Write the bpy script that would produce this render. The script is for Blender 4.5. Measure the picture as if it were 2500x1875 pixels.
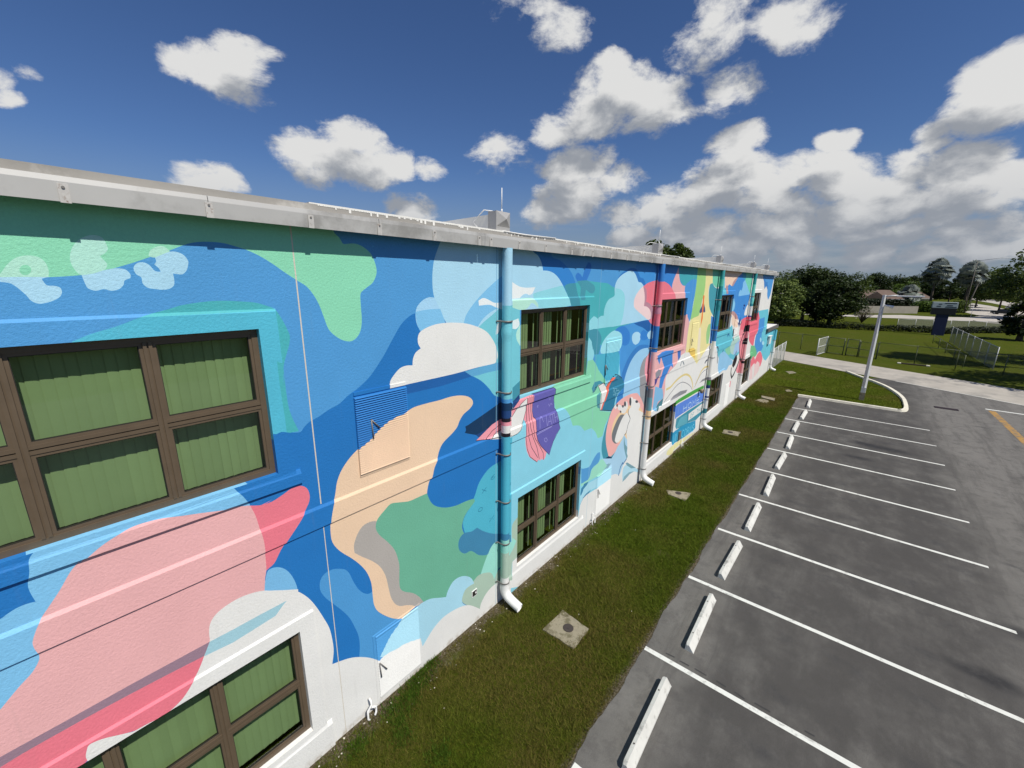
import bpy, bmesh, math, random
import numpy as np
from mathutils import Matrix, Vector, Euler
from mathutils.geometry import delaunay_2d_cdt
random.seed(7); RNG = np.random.default_rng(7)
for o in list(bpy.data.objects): bpy.data.objects.remove(o)
SC = bpy.context.scene; COL = SC.collection

# ------------------------------------------------------------------ camera
FPX, YAW, PITCH, ROLL = 1012.016, 0.6920, 0.2447, 0.0123      # focal length in pixels of a 2500 px wide picture
CAM = np.array([0.0, -5.3163, 7.1749])                         # wall face is y=0, outside is -y, x runs along the wall
_cy, _sy, _cp, _sp = math.cos(YAW), math.sin(YAW), math.cos(PITCH), math.sin(PITCH)
FWD = np.array([_cy*_cp, _sy*_cp, -_sp]); _r = np.array([_sy, -_cy, 0.0]); _u = np.cross(_r, FWD)
_c, _s = math.cos(ROLL), math.sin(ROLL)
RGT = _c*_r + _s*_u; UPV = -_s*_r + _c*_u
cd = bpy.data.cameras.new('camera'); cam = bpy.data.objects.new('camera', cd); COL.objects.link(cam)
cd.sensor_width = 36; cd.lens = FPX/2500*36; cd.clip_start = 0.05; cd.clip_end = 6000
M = Matrix.Identity(4)
for i in range(3):
    M[i][0] = RGT[i]; M[i][1] = UPV[i]; M[i][2] = -FWD[i]; M[i][3] = CAM[i]
cam.matrix_world = M; SC.camera = cam
def ray(x, y): return FWD + RGT*((x-1250)/FPX) + UPV*((937.5-y)/FPX)
def on_wall(x, y, Y=0.0):
    r = ray(x, y); t = (Y-CAM[1])/r[1]; return r[0]*t, CAM[2]+r[2]*t
def on_ground(x, y, Z=0.0):
    r = ray(x, y); t = (Z-CAM[2])/r[2]; return Vector((r[0]*t, CAM[1]+r[1]*t, Z))
def top_z(bx, by, y):                                           # height over a ground point that shows at picture row y
    lo, hi = -5.0, 60.0
    for _ in range(50):
        m = (lo+hi)/2; v = np.array([bx, by, m])-CAM
        if 937.5-FPX*(v@UPV)/(v@FWD) > y: lo = m
        else: hi = m
    return lo

# ------------------------------------------------------------------ sun, sky, exposure
SUN_EL = math.radians(53.5); SUN_H = Vector((-0.10, -1.0, 0)).normalized()
SUN_DIR = Vector((SUN_H.x*math.cos(SUN_EL), SUN_H.y*math.cos(SUN_EL), math.sin(SUN_EL)))
sl = bpy.data.lights.new('sun', 'SUN'); sl.energy = 4.8; sl.angle = math.radians(0.53); sl.color = (1.0, 0.955, 0.86)
so = bpy.data.objects.new('sun', sl); COL.objects.link(so); so.rotation_euler = SUN_DIR.to_track_quat('Z', 'Y').to_euler()
so.location = (0, -30, 40)
W = bpy.data.worlds.new('World'); SC.world = W; W.use_nodes = True
SC.view_settings.view_transform = 'Standard'; SC.view_settings.look = 'None'
SC.view_settings.exposure = 0.0; SC.view_settings.gamma = 1.0; SC.view_settings.use_curve_mapping = False

class NT:                                                       # tiny node-tree helper
    def __init__(s, t): s.t = t
    def n(s, typ, ins=None, **kw):
        nd = s.t.nodes.new(typ)
        for k, v in kw.items(): setattr(nd, k, v)
        for k, v in (ins or {}).items(): s.set(nd.inputs[k], v)
        return nd
    def set(s, sock, v):
        if isinstance(v, bpy.types.NodeSocket): s.t.links.new(v, sock)
        elif isinstance(v, bpy.types.Node): s.t.links.new(v.outputs[0], sock)
        else: sock.default_value = v
    def m(s, op, a, b=0.0, c=0.0, clamp=False):
        nd = s.t.nodes.new('ShaderNodeMath'); nd.operation = op; nd.use_clamp = clamp
        for i, v in enumerate((a, b, c)): s.set(nd.inputs[i], v)
        return nd.outputs[0]
    def v(s, op, a, b=(0, 0, 0)):
        nd = s.t.nodes.new('ShaderNodeVectorMath'); nd.operation = op
        s.set(nd.inputs[0], a)
        if op == 'SCALE': s.set(nd.inputs['Scale'], b)
        else: s.set(nd.inputs[1], b)
        return nd.outputs['Value'] if op in ('LENGTH', 'DOT_PRODUCT', 'DISTANCE') else nd.outputs[0]
    def ramp(s, fac, lo, hi, a=0.0, b=1.0, mode='SMOOTHSTEP'):
        nd = s.t.nodes.new('ShaderNodeMapRange'); nd.interpolation_type = mode
        for k, v in zip(('Value', 'From Min', 'From Max', 'To Min', 'To Max'), (fac, lo, hi, a, b)): s.set(nd.inputs[k], v)
        return nd.outputs[0]
    def mix(s, fac, a, b, mode='MIX'):
        nd = s.t.nodes.new('ShaderNodeMix'); nd.data_type = 'RGBA'; nd.blend_type = mode
        s.set(nd.inputs['Factor'], fac); s.set(nd.inputs['A'], a); s.set(nd.inputs['B'], b)
        return nd.outputs['Result']
    def noise(s, vec, scale, detail=4, rough=0.55, dim='3D', out=0):
        nd = s.t.nodes.new('ShaderNodeTexNoise'); nd.noise_dimensions = dim
        if vec is not None: s.set(nd.inputs['Vector'], vec)
        nd.inputs['Scale'].default_value = scale; nd.inputs['Detail'].default_value = detail; nd.inputs['Roughness'].default_value = rough
        return nd.outputs[out]

# clouds: where they stand in the sky (direction, width, height, weight), then more of the same all round
CL = [(520,165,115,60,1.0),(600,150,70,70,.9),(455,150,70,45,.9),(590,225,60,40,.55),
      (840,395,150,62,1.15),(850,345,85,60,1.1),(770,410,90,45,.9),(960,410,70,40,.9),(1050,418,42,26,.7),
      (505,440,80,50,.95),(1000,515,85,45,1.0),
      (1515,235,120,95,1.2),(1500,180,55,60,1.05),(1600,265,110,70,1.1),(1440,290,120,60,1.1),(1350,320,70,45,.9),(1660,210,45,40,.7),
      (1420,410,115,60,1.05),(1400,480,115,60,1.05),(1340,520,60,40,.9),(1500,440,70,50,.8),
      (1375,80,60,66,.46),(1290,20,80,40,.40),(1700,115,90,50,.52),(1830,70,150,52,.60),(1960,75,100,40,.50),(1780,30,90,44,.40),
      (1790,210,100,46,.30),(1225,375,70,40,.30),(-20,195,60,45,.8),(60,180,40,20,.35),
      (1790,380,75,75,1.2),(1780,450,130,85,1.3),(1850,480,100,60,1.1),(1680,490,90,60,1.05),(1560,520,110,45,1.0),
      (2040,370,55,55,1.05),(2040,440,130,60,1.15),(2150,455,110,55,1.05),(2300,330,60,45,1.0),(1960,430,110,55,.9),
      (2450,210,130,90,1.3),(2420,270,130,70,1.25),(2330,400,150,70,1.2),(2450,440,140,80,1.3),(2250,400,110,50,1.0),(2310,520,80,40,1.0),
      (1800,560,160,45,1.1),(2000,545,150,40,1.05),(2150,560,150,40,1.0),(1600,570,130,35,1.0),(2400,560,160,40,.95),(1950,610,260,38,1.0),(2250,615,260,38,1.0),(1700,600,200,34,.9),(2450,600,200,38,1.0),(2120,500,160,50,1.0),(1930,500,120,45,.9),(2350,480,150,60,1.1)]
ZS = 1.7                                                         # clouds are wider than tall: distances count the height 1.7 times
dirs = []
def puff(c, ex, ez, w):
    side = Vector((0, 0, 1)).cross(c).normalized(); a, b = ex, ez*ZS; r = min(a, b); n = max(1, math.ceil(max(a, b)/r-.45))
    for i in range(n):
        k = 0 if n == 1 else (2*i/(n-1)-1)
        q = (c+(side*(a-r)*k if a > b else Vector((0, 0, (b-r)*k/ZS)))).normalized()
        dirs.append((Vector((q.x, q.y, q.z*ZS)), r*1.12, w))
for px, py, rx, ry, w in CL:
    c = Vector(ray(px, py)).normalized(); e = Vector(ray(px+rx, py)).normalized()-c; g = Vector(ray(px, py-ry)).normalized()-c
    puff(c, e.length, g.length, w)
r2 = random.Random(3)
for i in range(8):
    az = YAW + math.pi*(0.42+1.16*r2.random()); el = math.radians(r2.uniform(7, 55))
    puff(Vector((math.cos(az)*math.cos(el), math.sin(az)*math.cos(el), math.sin(el))), r2.uniform(.09, .16), r2.uniform(.06, .09), r2.uniform(.8, 1.2))
grp = bpy.data.node_groups.new('cloud_density', 'ShaderNodeTree')
grp.interface.new_socket('Vector', in_out='INPUT', socket_type='NodeSocketVector')
grp.interface.new_socket('Density', in_out='OUTPUT', socket_type='NodeSocketFloat'); grp.interface.new_socket('Soft', in_out='OUTPUT', socket_type='NodeSocketFloat')
g = NT(grp); gi = g.n('NodeGroupInput').outputs[0]
# value of a puff: w(1-dist2/r2), written out as a linear form in (x, y, z, |v|2) and packed three puffs to a vector
def vma(a, b, c):
    nd = grp.nodes.new('ShaderNodeVectorMath'); nd.operation = 'MULTIPLY_ADD'
    for i, v in enumerate((a, b, c)): g.set(nd.inputs[i], v)
    return nd.outputs[0]
sp = g.n('ShaderNodeSeparateXYZ', {0: gi}).outputs; n2_ = g.v('DOT_PRODUCT', gi, gi)
SX, SY, SZ, SN = [g.n('ShaderNodeCombineXYZ', {0: q, 1: q, 2: q}).outputs[0] for q in (sp[0], sp[1], sp[2], n2_)]
while len(dirs) % 3: dirs.append(dirs[-1])
acc = None
for i in range(0, len(dirs), 3):
    tr = dirs[i:i+3]; k = [w/rr**2 for c, rr, w in tr]
    A = [tuple(2*k[j]*tr[j][0][ax] for j in range(3)) for ax in range(3)]; N = tuple(-q for q in k); D0 = tuple(tr[j][2]-k[j]*tr[j][0].length_squared for j in range(3))
    v = vma(SX, A[0], vma(SY, A[1], vma(SZ, A[2], vma(SN, N, D0))))
    acc = v if acc is None else g.v('MAXIMUM', acc, v)
sp = g.n('ShaderNodeSeparateXYZ', {0: acc}).outputs; acc = g.m('MAXIMUM', sp[0], g.m('MAXIMUM', sp[1], sp[2]))
n1 = g.m('ABSOLUTE', g.m('SUBTRACT', g.noise(gi, 8.0, 1, .5), .5)); n3 = g.noise(gi, 13.0, 2.2, .55); n2 = g.noise(gi, 13.0, 9, .66)
low = g.m('MULTIPLY_ADD', n1, -1.1, g.m('MAXIMUM', acc, -1.2))
dens = g.m('ADD', low, g.m('MULTIPLY_ADD', n2, 2.9, -1.37)); soft = g.m('ADD', low, g.m('MULTIPLY_ADD', n3, 2.9, -1.37))
go = g.n('NodeGroupOutput'); g.set(go.inputs[0], dens); g.set(go.inputs[1], soft)
t = NT(W.node_tree); W.node_tree.nodes.clear()
tc = t.n('ShaderNodeTexCoord').outputs['Generated']
wob = t.v('SUBTRACT', t.noise(tc, 6.0, 2, .6, out=1), (.5, .5, .5))
dv = t.v('MULTIPLY', t.v('ADD', tc, t.v('SCALE', wob, 0.05)), (1, 1, ZS))
d0 = t.n('ShaderNodeGroup', node_tree=grp); t.set(d0.inputs[0], dv)
d1 = t.n('ShaderNodeGroup', node_tree=grp); t.set(d1.inputs[0], t.v('ADD', dv, (0.0, -0.02, 0.105)))
sky = t.n('ShaderNodeTexSky', sky_type='NISHITA', sun_disc=False, sun_elevation=SUN_EL, sun_rotation=math.atan2(SUN_H.x, SUN_H.y),
          altitude=0.0, air_density=1.0, dust_density=0.2, ozone_density=2.0)
alpha = t.ramp(d0.outputs[0], -0.10, 0.72)
rel = t.m('SUBTRACT', d0.outputs[1], d1.outputs[1]); fine = t.m('SUBTRACT', d0.outputs[0], d0.outputs[1])
shade = t.ramp(t.m('SUBTRACT', t.m('MULTIPLY_ADD', fine, .95, rel), t.m('MULTIPLY', d0.outputs[1], 0.10)), -0.50, 1.05)
ccol = t.mix(shade, (5.0, 5.4, 6.1, 1), (12.2, 12.2, 12.1, 1))
hz = t.n('ShaderNodeSeparateXYZ', {0: tc}).outputs[2]
ccol = t.mix(t.ramp(hz, 0.0, 0.22, 0.6, 0.0), ccol, (4.6, 5.2, 6.2, 1))
skyc = t.mix(1.0, sky.outputs[0], (0.66, 0.88, 1.27, 1), 'MULTIPLY')
skyc = t.mix(t.ramp(hz, -0.02, 0.24, 0.92, 0.0), skyc, (3.7, 4.5, 5.6, 1))
lo = t.noise(t.v('MULTIPLY', tc, (1, 1, 7.0)), 5.0, 6, .62)
skyc = t.mix(t.m('MULTIPLY', t.ramp(lo, .42, .70), t.ramp(hz, .16, .02, 0.0, 0.55)), skyc, (6.6, 6.9, 7.3, 1))
out = t.mix(alpha, skyc, ccol)
bg = t.n('ShaderNodeBackground', {'Color': out, 'Strength': 0.060})
t.n('ShaderNodeOutputWorld', {'Surface': bg.outputs[0]})
W.cycles.sampling_method = 'MANUAL'; W.cycles.sample_map_resolution = 256
# ------------------------------------------------------------------ helpers
def lin(c):
    c = [x/255 for x in c]
    return tuple((x/12.92 if x <= .04045 else ((x+.055)/1.055)**2.4) for x in c)
MATS = {}
def mat(name, col, rough=.7, metal=0.0, var=0.0, vscale=3.0, bump=0.0, bscale=60.0, spec=.5, grime=None, gscale=1.2, gamt=.5, gthr=.5, objrand=0.0, detail=5):
    """procedural surface: base colour, mottling, a second worn or dirty tone, fine relief"""
    m = bpy.data.materials.new(name); m.use_nodes = True; T = NT(m.node_tree); b = m.node_tree.nodes['Principled BSDF']
    pos = T.n('ShaderNodeTexCoord').outputs['Object'] if objrand < 0 else T.n('ShaderNodeNewGeometry').outputs['Position']
    c = tuple(col)+(1,)
    if var:
        f = T.ramp(T.noise(pos, vscale, detail, .6), .25, .75, 1-var, 1+var, 'LINEAR')
        c = T.mix(1.0, c, T.n('ShaderNodeCombineColor', {0: f, 1: f, 2: f}).outputs[0], 'MULTIPLY')
    if grime:
        f = T.ramp(T.noise(pos, gscale, 6, .65), gthr, gthr+.18, 0, gamt)
        c = T.mix(f, c, tuple(grime)+(1,))
    if objrand > 0:
        f = T.ramp(T.n('ShaderNodeObjectInfo').outputs['Random'], 0, 1, 1-objrand, 1+objrand, 'LINEAR')
        c = T.mix(1.0, c, T.n('ShaderNodeCombineColor', {0: f, 1: f, 2: f}).outputs[0], 'MULTIPLY')
    T.set(b.inputs['Base Color'], c); b.inputs['Roughness'].default_value = rough; b.inputs['Metallic'].default_value = metal
    b.inputs['Specular IOR Level'].default_value = spec
    if bump:
        bp = T.n('ShaderNodeBump', {'Height': T.noise(pos, bscale, 4, .6), 'Strength': bump, 'Distance': .01}); T.set(b.inputs['Normal'], bp.outputs[0])
    MATS[name] = m; return m
def tag(o, label=None, cat=None, group=None, kind=None):
    for k, v in (('label', label), ('category', cat), ('group', group), ('kind', kind)):
        if v: o[k] = v
    return o
def empty(name, loc=(0, 0, 0), rz=0.0, **kw):
    o = bpy.data.objects.new(name, None); COL.objects.link(o); o.location = loc; o.rotation_euler.z = rz
    o.empty_display_size = .2; return tag(o, **kw)
def obj(name, me, parent=None, **kw):
    o = bpy.data.objects.new(name, me); COL.objects.link(o)
    if parent is not None: o.parent = parent
    return tag(o, **kw)
class MB:
    """collects boxes, prisms and tubes into one mesh"""
    def __init__(s): s.v = []; s.f = []; s.mi = []; s.sm = []
    def add(s, v, f, mi=0, sm=False):
        k = len(s.v); s.v += [tuple(p) for p in v]; s.f += [tuple(i+k for i in q) for q in f]; s.mi += [mi]*len(f); s.sm += [sm]*len(f); return s
    def box(s, x0, x1, y0, y1, z0, z1, mi=0):
        v = [(x, y, z) for z in (z0, z1) for y in (y0, y1) for x in (x0, x1)]
        return s.add(v, [(0, 2, 3, 1), (4, 5, 7, 6), (0, 1, 5, 4), (2, 6, 7, 3), (0, 4, 6, 2), (1, 3, 7, 5)], mi)
    def prism(s, prof, x0, x1, mi=0):                              # (y,z) profile swept along x
        n = len(prof); v = [(x0, y, z) for y, z in prof]+[(x1, y, z) for y, z in prof]
        f = [(i, (i+1) % n, (i+1) % n+n, i+n) for i in range(n)]+[tuple(range(n))[::-1], tuple(range(n, 2*n))]
        return s.add(v, f, mi)
    def tube(s, pts, r, seg=12, mi=0, caps=True, sm=True):
        pts = [Vector(p) for p in pts]; rr = r if isinstance(r, (list, tuple)) else [r]*len(pts); k = len(s.v); ref = None
        for i, p in enumerate(pts):
            d = (pts[min(i+1, len(pts)-1)]-pts[max(i-1, 0)]).normalized()
            if ref is None: ref = d.orthogonal().normalized()
            ref = (ref-d*ref.dot(d)).normalized(); b = d.cross(ref)
            for j in range(seg):
                a = 2*math.pi*j/seg; s.v.append(tuple(p+(ref*math.cos(a)+b*math.sin(a))*rr[i]))
        for i in range(len(pts)-1):
            for j in range(seg):
                a = k+i*seg+j; b2 = k+i*seg+(j+1) % seg; s.f.append((a, b2, b2+seg, a+seg)); s.mi.append(mi); s.sm.append(sm)
        if caps:
            s.f += [tuple(range(k, k+seg))[::-1], tuple(range(k+(len(pts)-1)*seg, k+len(pts)*seg))]; s.mi += [mi]*2; s.sm += [False]*2
        return s
    def mesh(s, name, mats=()):
        me = bpy.data.meshes.new(name); me.from_pydata(s.v, [], s.f); me.update()
        for m in (mats if isinstance(mats, (list, tuple)) else (mats,)): me.materials.append(m)
        me.polygons.foreach_set('material_index', s.mi); me.polygons.foreach_set('use_smooth', s.sm)
        return me
    def build(s, name, mats, parent=None, **kw): return obj(name, s.mesh(name, mats), parent, **kw)
def copy_tree(o, parent=None):
    c = o.copy(); COL.objects.link(c); c.parent = parent
    for ch in list(o.children): copy_tree(ch, c)
    return c
def bevel(o, w=.008, seg=2):
    m = o.modifiers.new('bevel', 'BEVEL'); m.width = w; m.segments = seg; m.limit_method = 'ANGLE'; m.angle_limit = math.radians(35); return o
def fan_mesh(name, V, F, mats, attr=None):
    """big meshes from numpy: V (n,3), F (m,k)"""
    V = np.asarray(V, np.float32); F = np.asarray(F, np.int32); me = bpy.data.meshes.new(name)
    me.vertices.add(len(V)); me.vertices.foreach_set('co', V.ravel())
    k = F.shape[1]; me.loops.add(F.size); me.polygons.add(len(F)); me.loops.foreach_set('vertex_index', F.ravel())
    me.polygons.foreach_set('loop_start', np.arange(0, F.size, k, dtype=np.int32)); me.polygons.foreach_set('loop_total', np.full(len(F), k, np.int32))
    me.polygons.foreach_set('use_smooth', np.zeros(len(F), bool)); me.update(calc_edges=True)
    for m in mats: me.materials.append(m)
    if attr is not None:
        a = me.color_attributes.new('tone', 'FLOAT_COLOR', 'POINT'); a.data.foreach_set('color', np.asarray(attr, np.float32).ravel())
    return me
# ------------------------------------------------------------------ ground, lot, road
def ground_mat():
    m = bpy.data.materials.new('lawn'); m.use_nodes = True; T = NT(m.node_tree); b = m.node_tree.nodes['Principled BSDF']
    pos = T.n('ShaderNodeNewGeometry').outputs['Position']
    big = T.noise(pos, .35, 5, .62); fine = T.noise(pos, 9.0, 6, .7); vf = T.noise(pos, 70.0, 4, .7)
    c = T.mix(T.ramp(big, .35, .65), (.068, .088, .007, 1), (.088, .092, .012, 1))
    c = T.mix(T.ramp(fine, .3, .72), c, (.044, .062, .005, 1))
    c = T.mix(T.m('MULTIPLY', T.ramp(T.noise(pos, 1.1, 6, .7), .56, .74), .55), c, (.150, .125, .058, 1))
    f = T.ramp(vf, .3, .7, .6, 1.45, 'LINEAR'); c = T.mix(1.0, c, T.n('ShaderNodeCombineColor', {0: f, 1: f, 2: f}).outputs[0], 'MULTIPLY')
    # bare soil along the wall
    xyz = T.n('ShaderNodeSeparateXYZ', {0: pos}); nearw = T.m('ADD', xyz.outputs[1], T.m('MULTIPLY', T.m('SUBTRACT', T.noise(pos, 1.4, 5, .7), .5), 1.1))
    soil = T.m('MULTIPLY', T.ramp(nearw, -.42, -.12), T.ramp(xyz.outputs[1], .6, .5, 0, 1)); soil = T.m('MULTIPLY', soil, T.ramp(xyz.outputs[0], 40, 37, 0, 1))
    sc = T.mix(T.ramp(T.noise(pos, 26.0, 5, .7), .4, .62), (.060, .043, .027, 1), (.19, .155, .115, 1))
    ed = T.m('ADD', xyz.outputs[1], T.m('MULTIPLY', T.m('SUBTRACT', T.noise(pos, 3.0, 5, .7), .5), .22)); eds = T.m('MULTIPLY', T.ramp(ed, -2.88, -3.0), T.ramp(xyz.outputs[0], 33, 31.5, 0, 1)); soil = T.m('MAXIMUM', soil, T.m('MULTIPLY', eds, T.ramp(xyz.outputs[1], -3.3, -3.2)))
    c = T.mix(T.m('MULTIPLY', soil, .85), c, sc)
    T.set(b.inputs['Base Color'], c); b.inputs['Roughness'].default_value = .95; b.inputs['Specular IOR Level'].default_value = .05
    bp = T.n('ShaderNodeBump', {'Height': T.m('ADD', fine, vf), 'Strength': .8, 'Distance': .04}); T.set(b.inputs['Normal'], bp.outputs[0]); return m
def asphalt_mat():
    m = bpy.data.materials.new('asphalt'); m.use_nodes = True; T = NT(m.node_tree); b = m.node_tree.nodes['Principled BSDF']
    pos = T.n('ShaderNodeNewGeometry').outputs['Position']; xyz = T.n('ShaderNodeSeparateXYZ', {0: pos}); X, Y = xyz.outputs[0], xyz.outputs[1]
    c = T.mix(T.ramp(T.noise(pos, .45, 6, .62), .3, .7), (.108, .102, .093, 1), (.156, .148, .135, 1))
    # darker, browner wear in the parked bays, paler driving aisle
    w = T.m('ADD', Y, T.m('MULTIPLY', T.m('SUBTRACT', T.noise(pos, .7, 5, .65), .5), 1.8))
    bay = T.m('MULTIPLY', T.ramp(w, -9.6, -8.2), T.ramp(w, -3.5, -4.6, 0, 1))
    c = T.mix(T.m('MULTIPLY', T.m('MULTIPLY', bay, .95), T.ramp(T.noise(T.v('MULTIPLY', pos, (.8, 1.1, 1)), 1.0, 7, .68), .30, .60, .35, 1.0)), c, (.060, .056, .052, 1))
    ais = T.m('MULTIPLY', T.ramp(w, -8.8, -10.2), T.ramp(X, 8.0, 26.0)); c = T.mix(T.m('MULTIPLY', ais, .7), c, (.172, .162, .148, 1))
    # tyre-worn streaks along each bay (bays repeat every 2.74 m)
    ph = T.m('FRACT', T.m('DIVIDE', T.m('SUBTRACT', X, 1.54), 2.74)); tr = T.m('ABSOLUTE', T.m('SUBTRACT', T.m('ABSOLUTE', T.m('SUBTRACT', ph, .5)), .27))
    st = T.m('MULTIPLY', T.ramp(tr, .10, .02), T.ramp(T.noise(pos, 1.6, 6, .7), .45, .7)); st = T.m('MULTIPLY', st, bay)
    c = T.mix(T.m('MULTIPLY', st, .65), c, (.045, .044, .045, 1))
    sx_ = T.ramp(T.noise(T.v('MULTIPLY', pos, (.22, 2.0, 1)), 1.0, 6, .7), .46, .66); c = T.mix(T.m('MULTIPLY', sx_, .5), c, (.060, .056, .052, 1))
    stain = T.ramp(T.noise(T.v('MULTIPLY', pos, (1.0, .42, 1)), .9, 4, .6), .61, .75); c = T.mix(T.m('MULTIPLY', stain, .75), c, (.042, .041, .042, 1))
    for sx, sy, rx, ry in ((24.35, -6.35, .38, .75), (22.1, -6.2, .34, .7), (24.2, -7.1, .5, 1.3), (10.6, -8.3, .3, .8), (8.2, -9.2, .5, 1.2), (12.6, -9.4, .4, 1.0)):      # oil
        d = T.v('LENGTH', T.v('DIVIDE', T.v('SUBTRACT', pos, (sx, sy, 0)), (rx, ry, 1))); k = T.ramp(T.m('ADD', d, T.m('MULTIPLY', T.noise(pos, 2.2, 4, .6), .8)), 1.45, .55, 0, 1)
        c = T.mix(T.m('MULTIPLY', k, .8), c, (.020, .020, .022, 1))
    c = T.mix(T.m('MULTIPLY', T.ramp(T.noise(pos, 2.4, 7, .72),   .46, .66), .5), c, (.072, .067, .063, 1)); ag = T.ramp(T.noise(pos, 90.0, 4, .8), .3, .7, .72, 1.32, 'LINEAR'); c = T.mix(1.0, c, T.n('ShaderNodeCombineColor', {0: ag, 1: ag, 2: ag}).outputs[0], 'MULTIPLY')
    vo = T.n('ShaderNodeTexVoronoi', {'Vector': T.v('ADD', pos, T.v('SCALE', T.noise(pos, 1.2, 4, .7, out=1), 1.3)), 'Scale': .17}, feature='DISTANCE_TO_EDGE')
    crk = T.m('MULTIPLY', T.ramp(vo.outputs['Distance'], .0, .006, 1, 0), T.ramp(T.noise(pos, .22, 3, .5), .5, .62)); c = T.mix(T.m('MULTIPLY', crk, .0), c, (.03, .03, .03, 1))
    T.set(b.inputs['Base Color'], c); b.inputs['Roughness'].default_value = .85; b.inputs['Specular IOR Level'].default_value = .3
    bp = T.n('ShaderNodeBump', {'Height': T.noise(pos, 160.0, 3, .6), 'Strength': .35, 'Distance': .006}); T.set(b.inputs['Normal'], bp.outputs[0]); return m
MLAWN = ground_mat(); MASPH = asphalt_mat()
def sheet(name, P, z, m, thick=0.0, **kw):
    n = len(P); s = MB(); v = [(x, y, z) for x, y in P]
    if thick: v += [(x, y, z-thick) for x, y in P]
    a2 = sum(P[i][0]*P[(i+1) % n][1]-P[(i+1) % n][0]*P[i][1] for i in range(n)); up = tuple(range(n)) if a2 > 0 else tuple(range(n))[::-1]
    s.add(v, [up]+([(i, (i+1) % n, (i+1) % n+n, i+n) for i in range(n)] if thick else [])); return s.build(name, m, **kw)
sheet('ground', [(-400, -1800), (2600, -1800), (2600, 1800), (-400, 1800)], 0, MLAWN, kind='structure')
# ragged asphalt edge along the lawn
edge = [(x, -3.05+random.uniform(-.013, .013)+.025*math.sin(x*1.7)+.02*math.sin(x*4.1)) for x in np.arange(-12, 31.9, .11)]
IS = [(32.2, -3.0), (32.2, -7.75), (32.3, -8.08), (32.6, -8.3), (33.3, -8.42), (34.5, -8.45), (36.0, -8.42), (37.6, -8.2), (39.4, -7.75), (41.0, -7.1), (42.3, -6.35)]
rn = lambda y: 47.35+.575*(y+.25)                                      # near and far edges of the concrete drive
rf = lambda y: 53.6+.53*(y-.54)
sheet('parking_lot', edge+IS+[(rn(-8)+.6, -7.6), (rn(-30), -30), (-12, -30)], .012, MASPH, .05, kind='structure')
mroad = mat('drive_concrete', (.40, .365, .315), .85, var=.16, vscale=.8, bump=.2, bscale=40, grime=(.20, .19, .175), gscale=.5, gamt=.6, gthr=.48)
sheet('driveway', [(rn(y), y) for y in np.linspace(2, -34, 10)]+[(rf(y), y) for y in np.linspace(-34, 2, 10)]+[(60, 9), (56, 10)], .022, mroad, .05, kind='structure')
mline = mat('line_paint', lin((214,214,207)), .7, var=.06, vscale=8, grime=lin((128,126,120)), gscale=6, gamt=.65, gthr=.52, bump=.1, bscale=120)
myel = mat('yellow_paint', lin((164,126,66)), .85, var=.15, vscale=5, grime=lin((108,102,92)), gscale=3, gamt=.9, gthr=.44)
def strip(name, a, b, w, m, z, **kw):
    a, b = Vector(a), Vector(b); d = (b-a).normalized(); q = Vector((-d.y, d.x))*w/2; return sheet(name, [tuple(a+q), tuple(b+q), tuple(b-q), tuple(a-q)], z, m, **kw)
LX = [28.94-2.74*i for i in range(13)]
for i, x in enumerate(LX):
    strip('bay_line', (x, -3.07), (x+.05, -8.98), .105, mline, .016, kind='structure')
strip('edge_line', (36.6, -12.0), (36.35, -17), .22, mline, .016, kind='structure')
strip('centre_line', (36.3, -12.2), (26, -12.35), .30, myel, .0165, kind='structure')
strip('edge_line', (rn(-8.2)-.05, -8.2), (rn(-24)-.05, -24), .10, mline, .0245, kind='structure')
# kerb round the island
mkerb = mat('kerb_concrete', lin((222,216,198)), .8, var=.1, vscale=4, bump=.2, bscale=60, grime=lin((150,144,130)), gscale=3, gamt=.4)
def sweep(name, P, w, h, m, **kw):
    s = MB(); n = len(P); L, Rr = [], []
    for i in range(n):
        d = (Vector(P[min(i+1, n-1)])-Vector(P[max(i-1, 0)])).normalized(); q = Vector((-d.y, d.x)); L.append(Vector(P[i])+q*w); Rr.append(Vector(P[i]))
    v = []; 
    for l, r in zip(L, Rr): e = (l-r)*.15; v += [(r.x, r.y, 0), (r.x+e.x, r.y+e.y, h), (l.x, l.y, h), (l.x, l.y, 0)]
    f = [(4*i+j, 4*i+j+1, 4*i+j+5, 4*i+j+4) for i in range(n-1) for j in range(3)]+[(0, 3, 2, 1), (4*n-4, 4*n-3, 4*n-2, 4*n-1)]
    s.add(v, f); return s.build(name, m, **kw)
def dense(P, k=5):
    Q = smooth_xy(P); return Q
def smooth_xy(P):
    o = []
    for i in range(len(P)-1):
        p0, p1, p2, p3 = [Vector(P[max(0, min(len(P)-1, i+j))]) for j in (-1, 0, 1, 2)]
        for t in (0, .25, .5, .75): o.append(.5*((2*p1)+(p2-p0)*t+(2*p0-5*p1+4*p2-p3)*t*t+(3*p1-p0-3*p2+p3)*t**3))
    return o+[Vector(P[-1])]
sweep('kerb', smooth_xy(IS[0:1]+[(32.2, -5)]+IS[1:]+[(rn(-5.2)-.1, -5.3)]), .22, .135, mkerb, kind='structure')
s = MB(); c_, d_ = Vector((35.2, -9.7)), Vector((34.95, -10.65)); mgr = mat('grate_iron', lin((52,38,38)), .6, metal=.3, var=.2, vscale=12)
gr = empty('drain_grate', (35.08, -10.18, .012), label='dark iron drain grate set in the asphalt', cat='drain grate')
s = MB(); s.box(-.24, .24, -.52, .52, .001, .012); s.build('frame', mgr, gr); s = MB(); 
for k in range(9): s = MB(); s.box(-.2, .2, -.47+k*.115, -.42+k*.115, .012, .02); s.build('bar', mgr, gr)

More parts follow.
